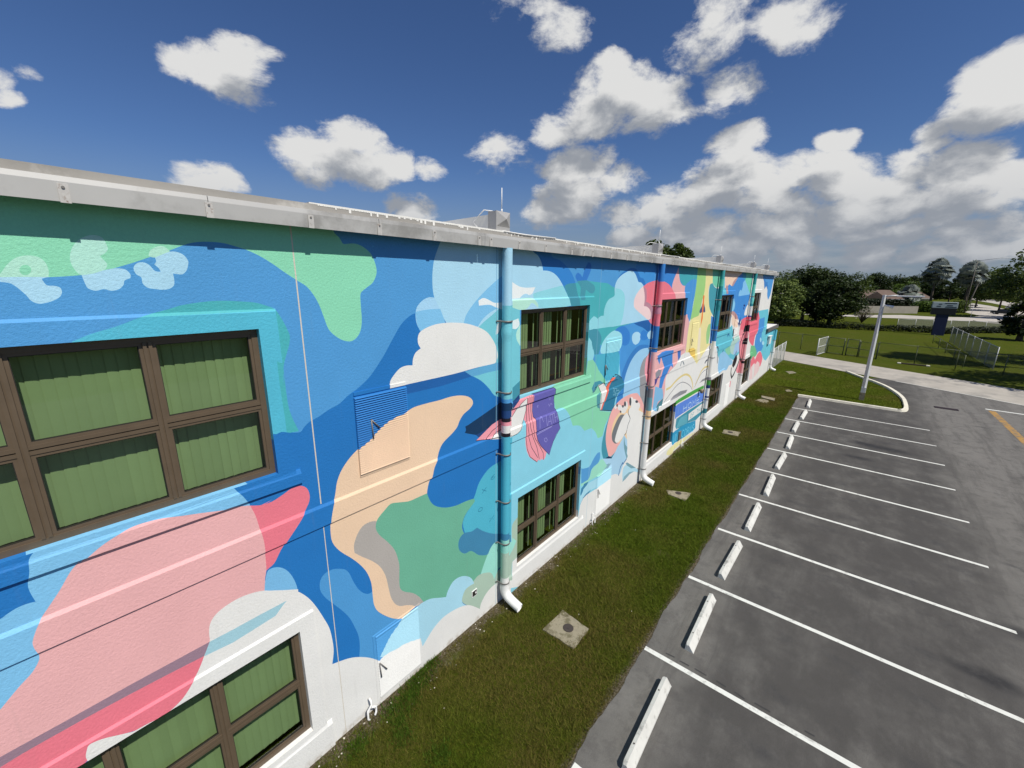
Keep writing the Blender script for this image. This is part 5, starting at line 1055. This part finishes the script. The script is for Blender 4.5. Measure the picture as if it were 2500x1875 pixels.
# ------------------------------------------------------------------ trees, hedges, grass
def leaf_mat(name, c1, c2, trans=.3):
    m = bpy.data.materials.new(name); m.use_nodes = True; T = NT(m.node_tree); b = m.node_tree.nodes['Principled BSDF']
    tn = T.n('ShaderNodeVertexColor', layer_name='tone').outputs[0]; f = T.n('ShaderNodeSeparateColor', {0: tn}).outputs[0]
    c = T.mix(f, c1+(1,), c2+(1,)); T.set(b.inputs['Base Color'], c); b.inputs['Roughness'].default_value = .55; b.inputs['Specular IOR Level'].default_value = .3
    out_ = [n_ for n_ in m.node_tree.nodes if n_.type == 'OUTPUT_MATERIAL'][0]
    tl = T.n('ShaderNodeBsdfTranslucent', {'Color': c}); mx = T.n('ShaderNodeMixShader', {0: trans, 1: b.outputs[0], 2: tl.outputs[0]}); T.set(out_.inputs[0], mx.outputs[0]); return m
LM = {'dark': leaf_mat('leaf_dark', (.010, .022, .004), (.045, .070, .012)), 'mid': leaf_mat('leaf_mid', (.025, .048, .007), (.10, .14, .022)), 'light': leaf_mat('leaf_light', (.06, .10, .018), (.26, .32, .09)),
      'silver': leaf_mat('leaf_silver', (.07, .09, .07), (.34, .37, .33), .15), 'hedge': leaf_mat('leaf_hedge', (.006, .013, .004), (.022, .034, .01), .2), 'bright': leaf_mat('leaf_bright', (.05, .10, .008), (.14, .21, .03)), 'dry': leaf_mat('leaf_dry', (.16, .15, .10), (.30, .27, .20))}
mbark = mat('bark', lin((86,76,66)), .95, var=.25, vscale=5, bump=.5, bscale=18)
def leaves(cen, n, size, flat=.35):
    """leaf quads round clump centres; cen (m,4) = x,y,z,radius"""
    cen = np.asarray(cen, float); k = RNG.integers(0, len(cen), n); d = RNG.normal(size=(n, 3)); d /= np.linalg.norm(d, axis=1)[:, None]
    p = cen[k, :3]+d*(cen[k, 3]*RNG.random(n)**.45)[:, None]*np.array([1, 1, .72])
    a = RNG.normal(size=(n, 3)); a[:, 2] *= flat; a /= np.linalg.norm(a, axis=1)[:, None]; nrm = RNG.normal(size=(n, 3))+np.array([0, 0, 1.0])+d*.8
    b = np.cross(nrm, a); b /= np.linalg.norm(b, axis=1)[:, None]+1e-9; s_ = size*RNG.uniform(.55, 1.3, n)[:, None]
    V = np.stack([p-a*s_*.5, p+b*s_*.28, p+a*s_*.5, p-b*s_*.28], 1).reshape(-1, 3); F = np.arange(n*4).reshape(-1, 4)
    base = RNG.random(len(cen)); t_ = np.clip(base[k]*.6+RNG.random(n)*.4, 0, 1); A = np.repeat(np.column_stack([t_, t_, t_, np.ones(n)]), 4, 0)
    return V, F, A
def clumps(rx, ry, rz_, zc, n, r, hollow=.55):
    o = []
    while len(o) < n:
        d = RNG.normal(size=3); d /= np.linalg.norm(d); q = d*(hollow+(1-hollow)*RNG.random()**.6)
        if q[2] < -.75: continue
        o.append((q[0]*rx, q[1]*ry, zc+q[2]*rz_, r*RNG.uniform(.6, 1.3)))
    return o
def tree(loc, h, rx, kind, label, ry=None, rz_=None, n=3200, size=.45, trunk=.22, nc=42, name='tree', group=None, lean=(0, 0), stems=1):
    ry = ry or rx; rz_ = rz_ or min(h*.42, rx*.9); zc = h-rz_; o = empty(name, loc, label=label, cat='tree' if name != 'shrub' else 'shrub', group=group)
    cl = clumps(rx, ry, rz_, zc, nc, min(rx, rz_)*.40); V, F, A = leaves(cl, n, size); obj('crown', fan_mesh('crown', V, F, [LM[kind]], A), o)
    s = MB()
    for k in range(stems):
        dx, dy = (random.uniform(-.5, .5), random.uniform(-.5, .5)) if stems > 1 else (0, 0)
        s.tube([(dx*.3, dy*.3, -.1), (dx*.3+.05*h*lean[0], dy*.3, h*.15), (dx+.1*h*lean[0], dy+.1*h*lean[1], h*.38), (dx*1.6+.12*h*lean[0], dy*1.6, zc)], [trunk*1.25, trunk, trunk*.8, trunk*.4], 9)
        for j in range(5):
            c = cl[(j*7+k*3) % len(cl)]; s.tube([(dx, dy, h*(.3+.05*j)), (c[0]*.5+dx*.5, c[1]*.5, (h*.35+c[2])*.5), (c[0]*.92, c[1]*.92, c[2])], [trunk*.5, trunk*.3, trunk*.1], 6)
    s.build('trunk', mbark, o); return o
def at_x(px, X): r = ray(px, 700); return Vector((X, CAM[1]+r[1]/r[0]*X, 0))
def tree_px(px, X, ytop, hw, kind, label, **kw):
    p = at_x(px, X); dep = float((np.array([p.x, p.y, 3])-CAM)@FWD); h = top_z(p.x, p.y, ytop); return tree(p, h, hw/FPX*dep, kind, label, **kw)
g1 = 'dark trees in a row behind the hedge'
tree_px(1972, 100, 655, 62, 'dark', 'broad dark tree behind the hedge, next to the pale leafed tree', n=9000, rz_=4.3, trunk=.28, nc=60)
tree_px(2006, 101, 663, 52, 'dark', 'middle tree of the three dark trees behind the hedge', n=9000, rz_=4.2, trunk=.26, nc=60, lean=(.2, .5))
tree_px(2042, 92, 684, 58, 'dark', 'forked dark tree behind the hedge beside the lamp post', n=9000, rz_=3.6, trunk=.24, nc=60, stems=2)
tree_px(1908, 88, 678, 46, 'light', 'rounded pale yellow green tree beside the end of the school', n=9000, rz_=4.1, nc=70, size=.5)
tree_px(1945, 140, 655, 60, 'mid', 'wide green tree standing behind the pale leafed tree', n=6500)
tree_px(2065, 160, 663, 55, 'mid', 'wide green tree towering over the row of dark trees', n=6500)
tree_px(2010, 150, 660, 55, 'dark', 'dark tree filling the gap behind the row of dark trees', n=6000)
tree_px(2148, 215, 664, 42, 'dark', 'round dark tree behind the brown roofed bungalow', n=6000, size=.7)
tree_px(2190, 225, 680, 36, 'mid', 'low olive tree behind the two bungalows', n=7600, size=.7)
tree_px(2230, 250, 672, 42, 'dark', 'flat topped dark tree far behind the small bungalow', n=4600, size=.8)
tree_px(2215, 205, 690, 24, 'bright', 'small bright green tree between the bungalows', n=1800, size=.6)
tree_px(2325, 230, 683, 50, 'dark', 'dark tree behind the two silver palms', n=5600, size=.8)
tree_px(2280, 235, 690, 45, 'dark', 'dark tree behind the pillar sign', n=5000, size=.8)
tree_px(2395, 215, 672, 45, 'dark', 'dark tree across the pale street beyond the utility pole', n=5600, size=.7)
tree_px(2455, 190, 652, 60, 'mid', 'large green tree across the pale street beyond the parked car', n=7600, size=.7)
tree_px(2540, 150, 610, 85, 'mid', 'very large green tree rising at the bend of the street', n=9000, size=.7)
tree_px(2528, 88, 735, 34, 'dark', 'dark low branched tree beside the end of the windscreen fence', n=4200, rz_=2.6, nc=46, trunk=.3)
for i, (px, X, yt, hw) in enumerate(((2120, 330, 684, 60), (2220, 340, 680, 60), (2330, 350, 684, 60), (2440, 340, 680, 60), (1960, 300, 680, 60), (2040, 310, 684, 60), (2560, 330, 676, 70))):
    tree_px(px, X, yt, hw, 'dark', 'far dark tree in the wooded skyline', n=3600, size=1.2, group='trees of the wooded skyline')
for i, (x, y, h, r) in enumerate(((57.5, -21.8, 17, 3.4), (48.5, -22.3, 11.5, 4.6), (64, -27, 14, 5))):
    tree((x, y, 0), h, r, 'mid', ('tall spreading tree shading the lawn beyond the drive', 'smaller tree shading the edge of the drive', 'tall tree farther along the lawn beyond the fence')[i], n=7000, size=.4)
# trees that show over the school roof
for i, (px, X, yt, hw) in enumerate(((1590, 62, 589, 46), (1648, 66, 593, 30), (1540, 70, 612, 30))):
    tree_px(px, X, yt, hw, 'light' if i == 2 else 'mid', ('tree top showing above the roof edge behind the second beam', 'tree top beside the lightning rod above the roof', 'low tree top showing above the roof edge')[i], n=6000, size=.42, rz_=2.2, nc=30)
# silver fan palms
def palm(px, X, ytop, label):
    p = at_x(px, X); h = top_z(p.x, p.y, ytop); o = empty('fan_palm', p, label=label, cat='palm'); hc = h-4.6
    s = MB(); s.tube([(0, 0, 0), (.1, .1, hc*.5), (0, 0, hc)], [.34, .26, .24], 10); s.build('trunk', mbark, o)
    V, F, A = [], [], []
    for k in range(52):
        az = k*2.399; el = math.radians(84-k*3.0); d = Vector((math.cos(az)*math.cos(el), math.sin(az)*math.cos(el), math.sin(el))); c = Vector((0, 0, hc))+d*random.uniform(2.1, 2.8); side = d.cross(Vector((0, 0, 1))).normalized(); upn = side.cross(d)
        tn = random.random(); ax1 = (d*.45+upn*random.choice((-1, 1))*random.uniform(.5, 1.0)).normalized(); upn = ax1.cross(side).normalized()
        for j in range(15):
            a = (j/14-.5)*3.6; e = (ax1*math.cos(a)+side*math.sin(a)); tip = c+e*random.uniform(1.5, 2.0)-Vector((0, 0, .2)); w = e.cross(upn).normalized()*.30; k0 = len(V); mid = c+e*.9+upn*.08
            V += [c, mid+w, tip, mid-w]; F.append((k0, k0+1, k0+2, k0+3)); A += [(tn*.6+random.random()*.4,)*3+(1,)]*4
        k0 = len(V); q = side*.05; V += [Vector((0, 0, hc))-q, Vector((0, 0, hc))+q, c+q, c-q]; F.append((k0, k0+1, k0+2, k0+3)); A += [(.4, .4, .4, 1)]*4
    obj('crown', fan_mesh('crown', [tuple(v) for v in V], F, [LM['silver']], A), o)
palm(2281, 170, 621, 'silver fan palm behind the pillar sign'); palm(2366, 172, 626, 'silver fan palm beside the utility pole')
palm(2225, 190, 688, 'short fan palm by the small bungalow')
# hedges and bushes
def hedge(name, pts, h, w, kind, label, n=9000, size=.22, cat='hedge'):
    P = [Vector((p.x, p.y, 0)) for p in pts]; o = empty(name, P[0], label=label, cat=cat); cl = []
    for a, b in zip(P, P[1:]):
        m_ = max(2, int((b-a).length/.7))
        for i in range(m_):
            q = a.lerp(b, (i+.5)/m_)-P[0]
            for z in (h*.3, h*.7): cl.append((q.x+random.uniform(-.1, .1), q.y+random.uniform(-.1, .1), z+random.uniform(-.1, .1), w*random.uniform(.45, .65)))
    V, F, A = leaves(cl, n, size); V[:, 2] = np.clip(V[:, 2], 0, h*1.06); obj('foliage', fan_mesh('foliage', V, F, [LM[kind]], A), o)
    s = MB()
    for c in cl[::4]: s.tube([(c[0], c[1], 0), (c[0], c[1], h*.6)], .03, 5)
    s.build('stems', mbark, o)['kind'] = 'stuff'
hedge('clipped_hedge', [Pz(165,155), Pz(420,165), Pz(700,180), Pz(1000,195), Pz(1300,208), Pz(1460,214)], 1.05, 1.1, 'hedge', 'long dark clipped hedge at the back of the lawn')
hedge('clipped_hedge', [Pz(1540,222), Pz(1750,215), Pz(2050,214), Pz(2250,214)], 1.0, 1.1, 'hedge', 'dark clipped hedge to the right of the pillar sign', 6000)
hedge('garden_hedge', [on_ground(*zl(1580,1000))+Vector((14, 0, 0)), on_ground(*zr(500,1000))+Vector((14, 0, 0))], 3.0, 2.2, 'hedge', 'tall dark hedge behind the grey garden wall', 6000, .5)
hedge('garden_bush', [on_ground(*zr(540,1020)), on_ground(*zr(820,1030))], 2.9, 3.0, 'bright', 'bright green bush at the end of the grey garden wall', 4000, .4, 'bush')
hedge('garden_bush', [on_ground(*zr(1130,1035)), on_ground(*zr(1290,1030))], 3.4, 2.6, 'mid', 'green bush beside the utility pole', 3000, .4, 'bush')
# bare grey shrub by the far fence
bs = Pz(860, 130); o = empty('bare_shrub', bs, label='pale nearly leafless shrub in front of the garden wall', cat='shrub'); s = MB()
for k in range(46):
    az = random.uniform(0, 6.28); r_ = random.uniform(.6, 2.6); hh = random.uniform(2.2, 4.2)*(1-.1*r_); s.tube([(0, 0, 0), (math.cos(az)*r_*.35, math.sin(az)*r_*.35, hh*.5), (math.cos(az)*r_, math.sin(az)*r_, hh)], [.05, .03, .008], 5)
s.build('branches', mbark, o); V, F, A = leaves(clumps(2.3, 2.3, 1.6, 2.6, 24, .7), 420, .3); obj('leaves', fan_mesh('leaves', V, F, [LM['dry']], A), o)
# lawn grass: blades in the strip by the wall, thinner with distance
def vnoise(x, y, sc, seed):
    rg = np.random.default_rng(seed); G = rg.random((256, 256)); u, v = x*sc+100, y*sc+100; i, j = np.floor(u).astype(int), np.floor(v).astype(int); fu, fv_ = u-i, v-j; fu = fu*fu*(3-2*fu); fv_ = fv_*fv_*(3-2*fv_)
    g_ = lambda a, b: G[a % 256, b % 256]; return (g_(i, j)*(1-fu)+g_(i+1, j)*fu)*(1-fv_)+(g_(i, j+1)*(1-fu)+g_(i+1, j+1)*fu)*fv_
def blades(x, y, hgt, wid, lean, tone):
    n = len(x); az = RNG.uniform(0, 2*np.pi, n); la = RNG.uniform(0, 2*np.pi, n); dx, dy = np.cos(az)*wid/2, np.sin(az)*wid/2; z0 = np.zeros(n)
    V = np.empty((n, 3, 3)); V[:, 0] = np.column_stack([x-dx, y-dy, z0]); V[:, 1] = np.column_stack([x+dx, y+dy, z0]); V[:, 2] = np.column_stack([x+np.cos(la)*hgt*lean, y+np.sin(la)*hgt*lean, hgt])
    return V.reshape(-1, 3), np.arange(3*n).reshape(-1, 3), np.repeat(np.column_stack([tone[:, 0], tone[:, 1], tone[:, 2], np.ones(n)]), 3, 0)
def grass_mat():
    m = bpy.data.materials.new('grass_blade'); m.use_nodes = True; T = NT(m.node_tree); b = m.node_tree.nodes['Principled BSDF']; c = T.n('ShaderNodeVertexColor', layer_name='tone').outputs[0]
    T.set(b.inputs['Base Color'], c); b.inputs['Roughness'].default_value = .7; b.inputs['Specular IOR Level'].default_value = .08
    out_ = [n_ for n_ in m.node_tree.nodes if n_.type == 'OUTPUT_MATERIAL'][0]; tl = T.n('ShaderNodeBsdfTranslucent', {'Color': c}); mx = T.n('ShaderNodeMixShader', {0: .3, 1: b.outputs[0], 2: tl.outputs[0]}); T.set(out_.inputs[0], mx.outputs[0]); return m
N = 330000; gx = 1.0+33*RNG.random(N)**1.55; gy = -3.015+2.935*RNG.random(N)
k1 = vnoise(gx, gy, 1.1, 1); k2 = vnoise(gx, gy, 3.3, 2); k3 = vnoise(gx, gy, .45, 3); near = np.clip((gy+.55)/.5, 0, 1)
pads = [(np.array([c.location.x, c.location.y]), .34) for c in COL.objects if c.name.startswith('concrete_pad')]
keepb = RNG.random(N) < np.clip(1.15-1.1*near*(k2 > .38)-.55*(k2 > .78), .05, 1)
for c, r_ in pads: keepb &= (np.hypot(gx-c[0], gy-c[1]) > r_)
gx, gy, k1, k2, k3 = [a[keepb] for a in (gx, gy, k1, k2, k3)]; n = len(gx)
dry = np.clip((k1*.6+k3*.6-.44)*2.2+RNG.normal(0, .2, n), 0, 1)[:, None]; tone = (1-dry)*np.array([.082, .122, .009])+dry*np.array([.142, .120, .030]); tone *= RNG.uniform(.6, 1.45, n)[:, None]
edge_ = np.clip((-2.9-gy)/.15, 0, 1); hg = RNG.uniform(.02, .075, n)*(.55+.9*k2)*(1-.25*edge_)*np.where(RNG.random(n) < .03, 1.9, 1); V, F, A = blades(gx, gy, hg, .0075+.0006*gx, .9, tone)
obj('lawn_grass', fan_mesh('lawn_grass', V, F, [grass_mat()], A), label='short olive green grass of the strip along the mural wall', cat='grass', kind='stuff')
# thinner cover on the island lawn
N = 130000; ix = 31.0+14.5*RNG.random(N); iy = -8.2+8.1*RNG.random(N)
lim = np.interp(ix, [q[0] for q in IS[3:]], [q[1] for q in IS[3:]])+.3
kk = (ix < rn(iy)-.3) & np.where(ix < 32.45, iy > -2.95, iy > lim); ix, iy = ix[kk], iy[kk]; n = len(ix); k1 = vnoise(ix, iy, .9, 5)
dry = np.clip((k1-.5)*1.6+RNG.normal(0, .2, n), 0, 1)[:, None]; tone = ((1-dry)*np.array([.125, .165, .014])+dry*np.array([.180, .170, .036]))*RNG.uniform(.7, 1.4, n)[:, None]
V, F, A = blades(ix, iy, RNG.uniform(.02, .06, n), np.full(n, .03), .9, tone)
obj('island_grass', fan_mesh('island_grass', V, F, [bpy.data.materials['grass_blade']], A), label='short green grass of the kerbed island round the lamp post', cat='grass', kind='stuff')
# lusher weeds by the first hatch, litter of pale stones by the wall
gm = bpy.data.materials['grass_blade']; W_ = [on_ground(600+x*S7, 1350+y*S7) for x, y in ((1260,1150),(1330,1020),(1270,1090),(1180,1300),(1210,1420),(1150,1210),(1360,960),(870,1500),(1500,1560),(1420,860))]
px_, py_, hh = [], [], []
for c in W_:
    k = 420; a = RNG.normal(0, .10, (k, 2)); px_.append(c.x+a[:, 0]); py_.append(np.minimum(c.y+a[:, 1], -.05)); hh.append(RNG.uniform(.03, .09, k))
px_, py_, hh = map(np.concatenate, (px_, py_, hh)); tone = np.array([.062, .115, .012])*RNG.uniform(.6, 1.5, len(px_))[:, None]; V, F, A = blades(px_, py_, hh, np.full(len(px_), .016), .7, tone)
obj('weeds', fan_mesh('weeds', V, F, [gm], A), label='tufts of brighter green weeds by the hatch', cat='weeds', kind='stuff')
s = MB(); mstone = mat('pale_stone', lin((206,198,184)), .9, var=.15, vscale=30)
for i in range(170):
    x = 1.5+22*random.random()**1.6; y = -.05-.45*random.random()**1.5 if random.random() < .93 else -.3-2.6*random.random(); r_ = random.uniform(.006, .02); a = random.random()*6
    v = [(x+r_*math.cos(a+t_)*random.uniform(.7, 1.2), y+r_*math.sin(a+t_)*random.uniform(.7, 1.2), .012) for t_ in (0, 1.57, 3.14, 4.71)]+[(x, y, .012+r_*.9)]; s.add(v, [(0, 1, 4), (1, 2, 4), (2, 3, 4), (3, 0, 4)])
s.build('stones', mstone, label='small pale stones scattered along the foot of the wall', cat='stones', kind='stuff')
SC.cycles.max_bounces = 6; SC.cycles.diffuse_bounces = 3; SC.cycles.transparent_max_bounces = 16
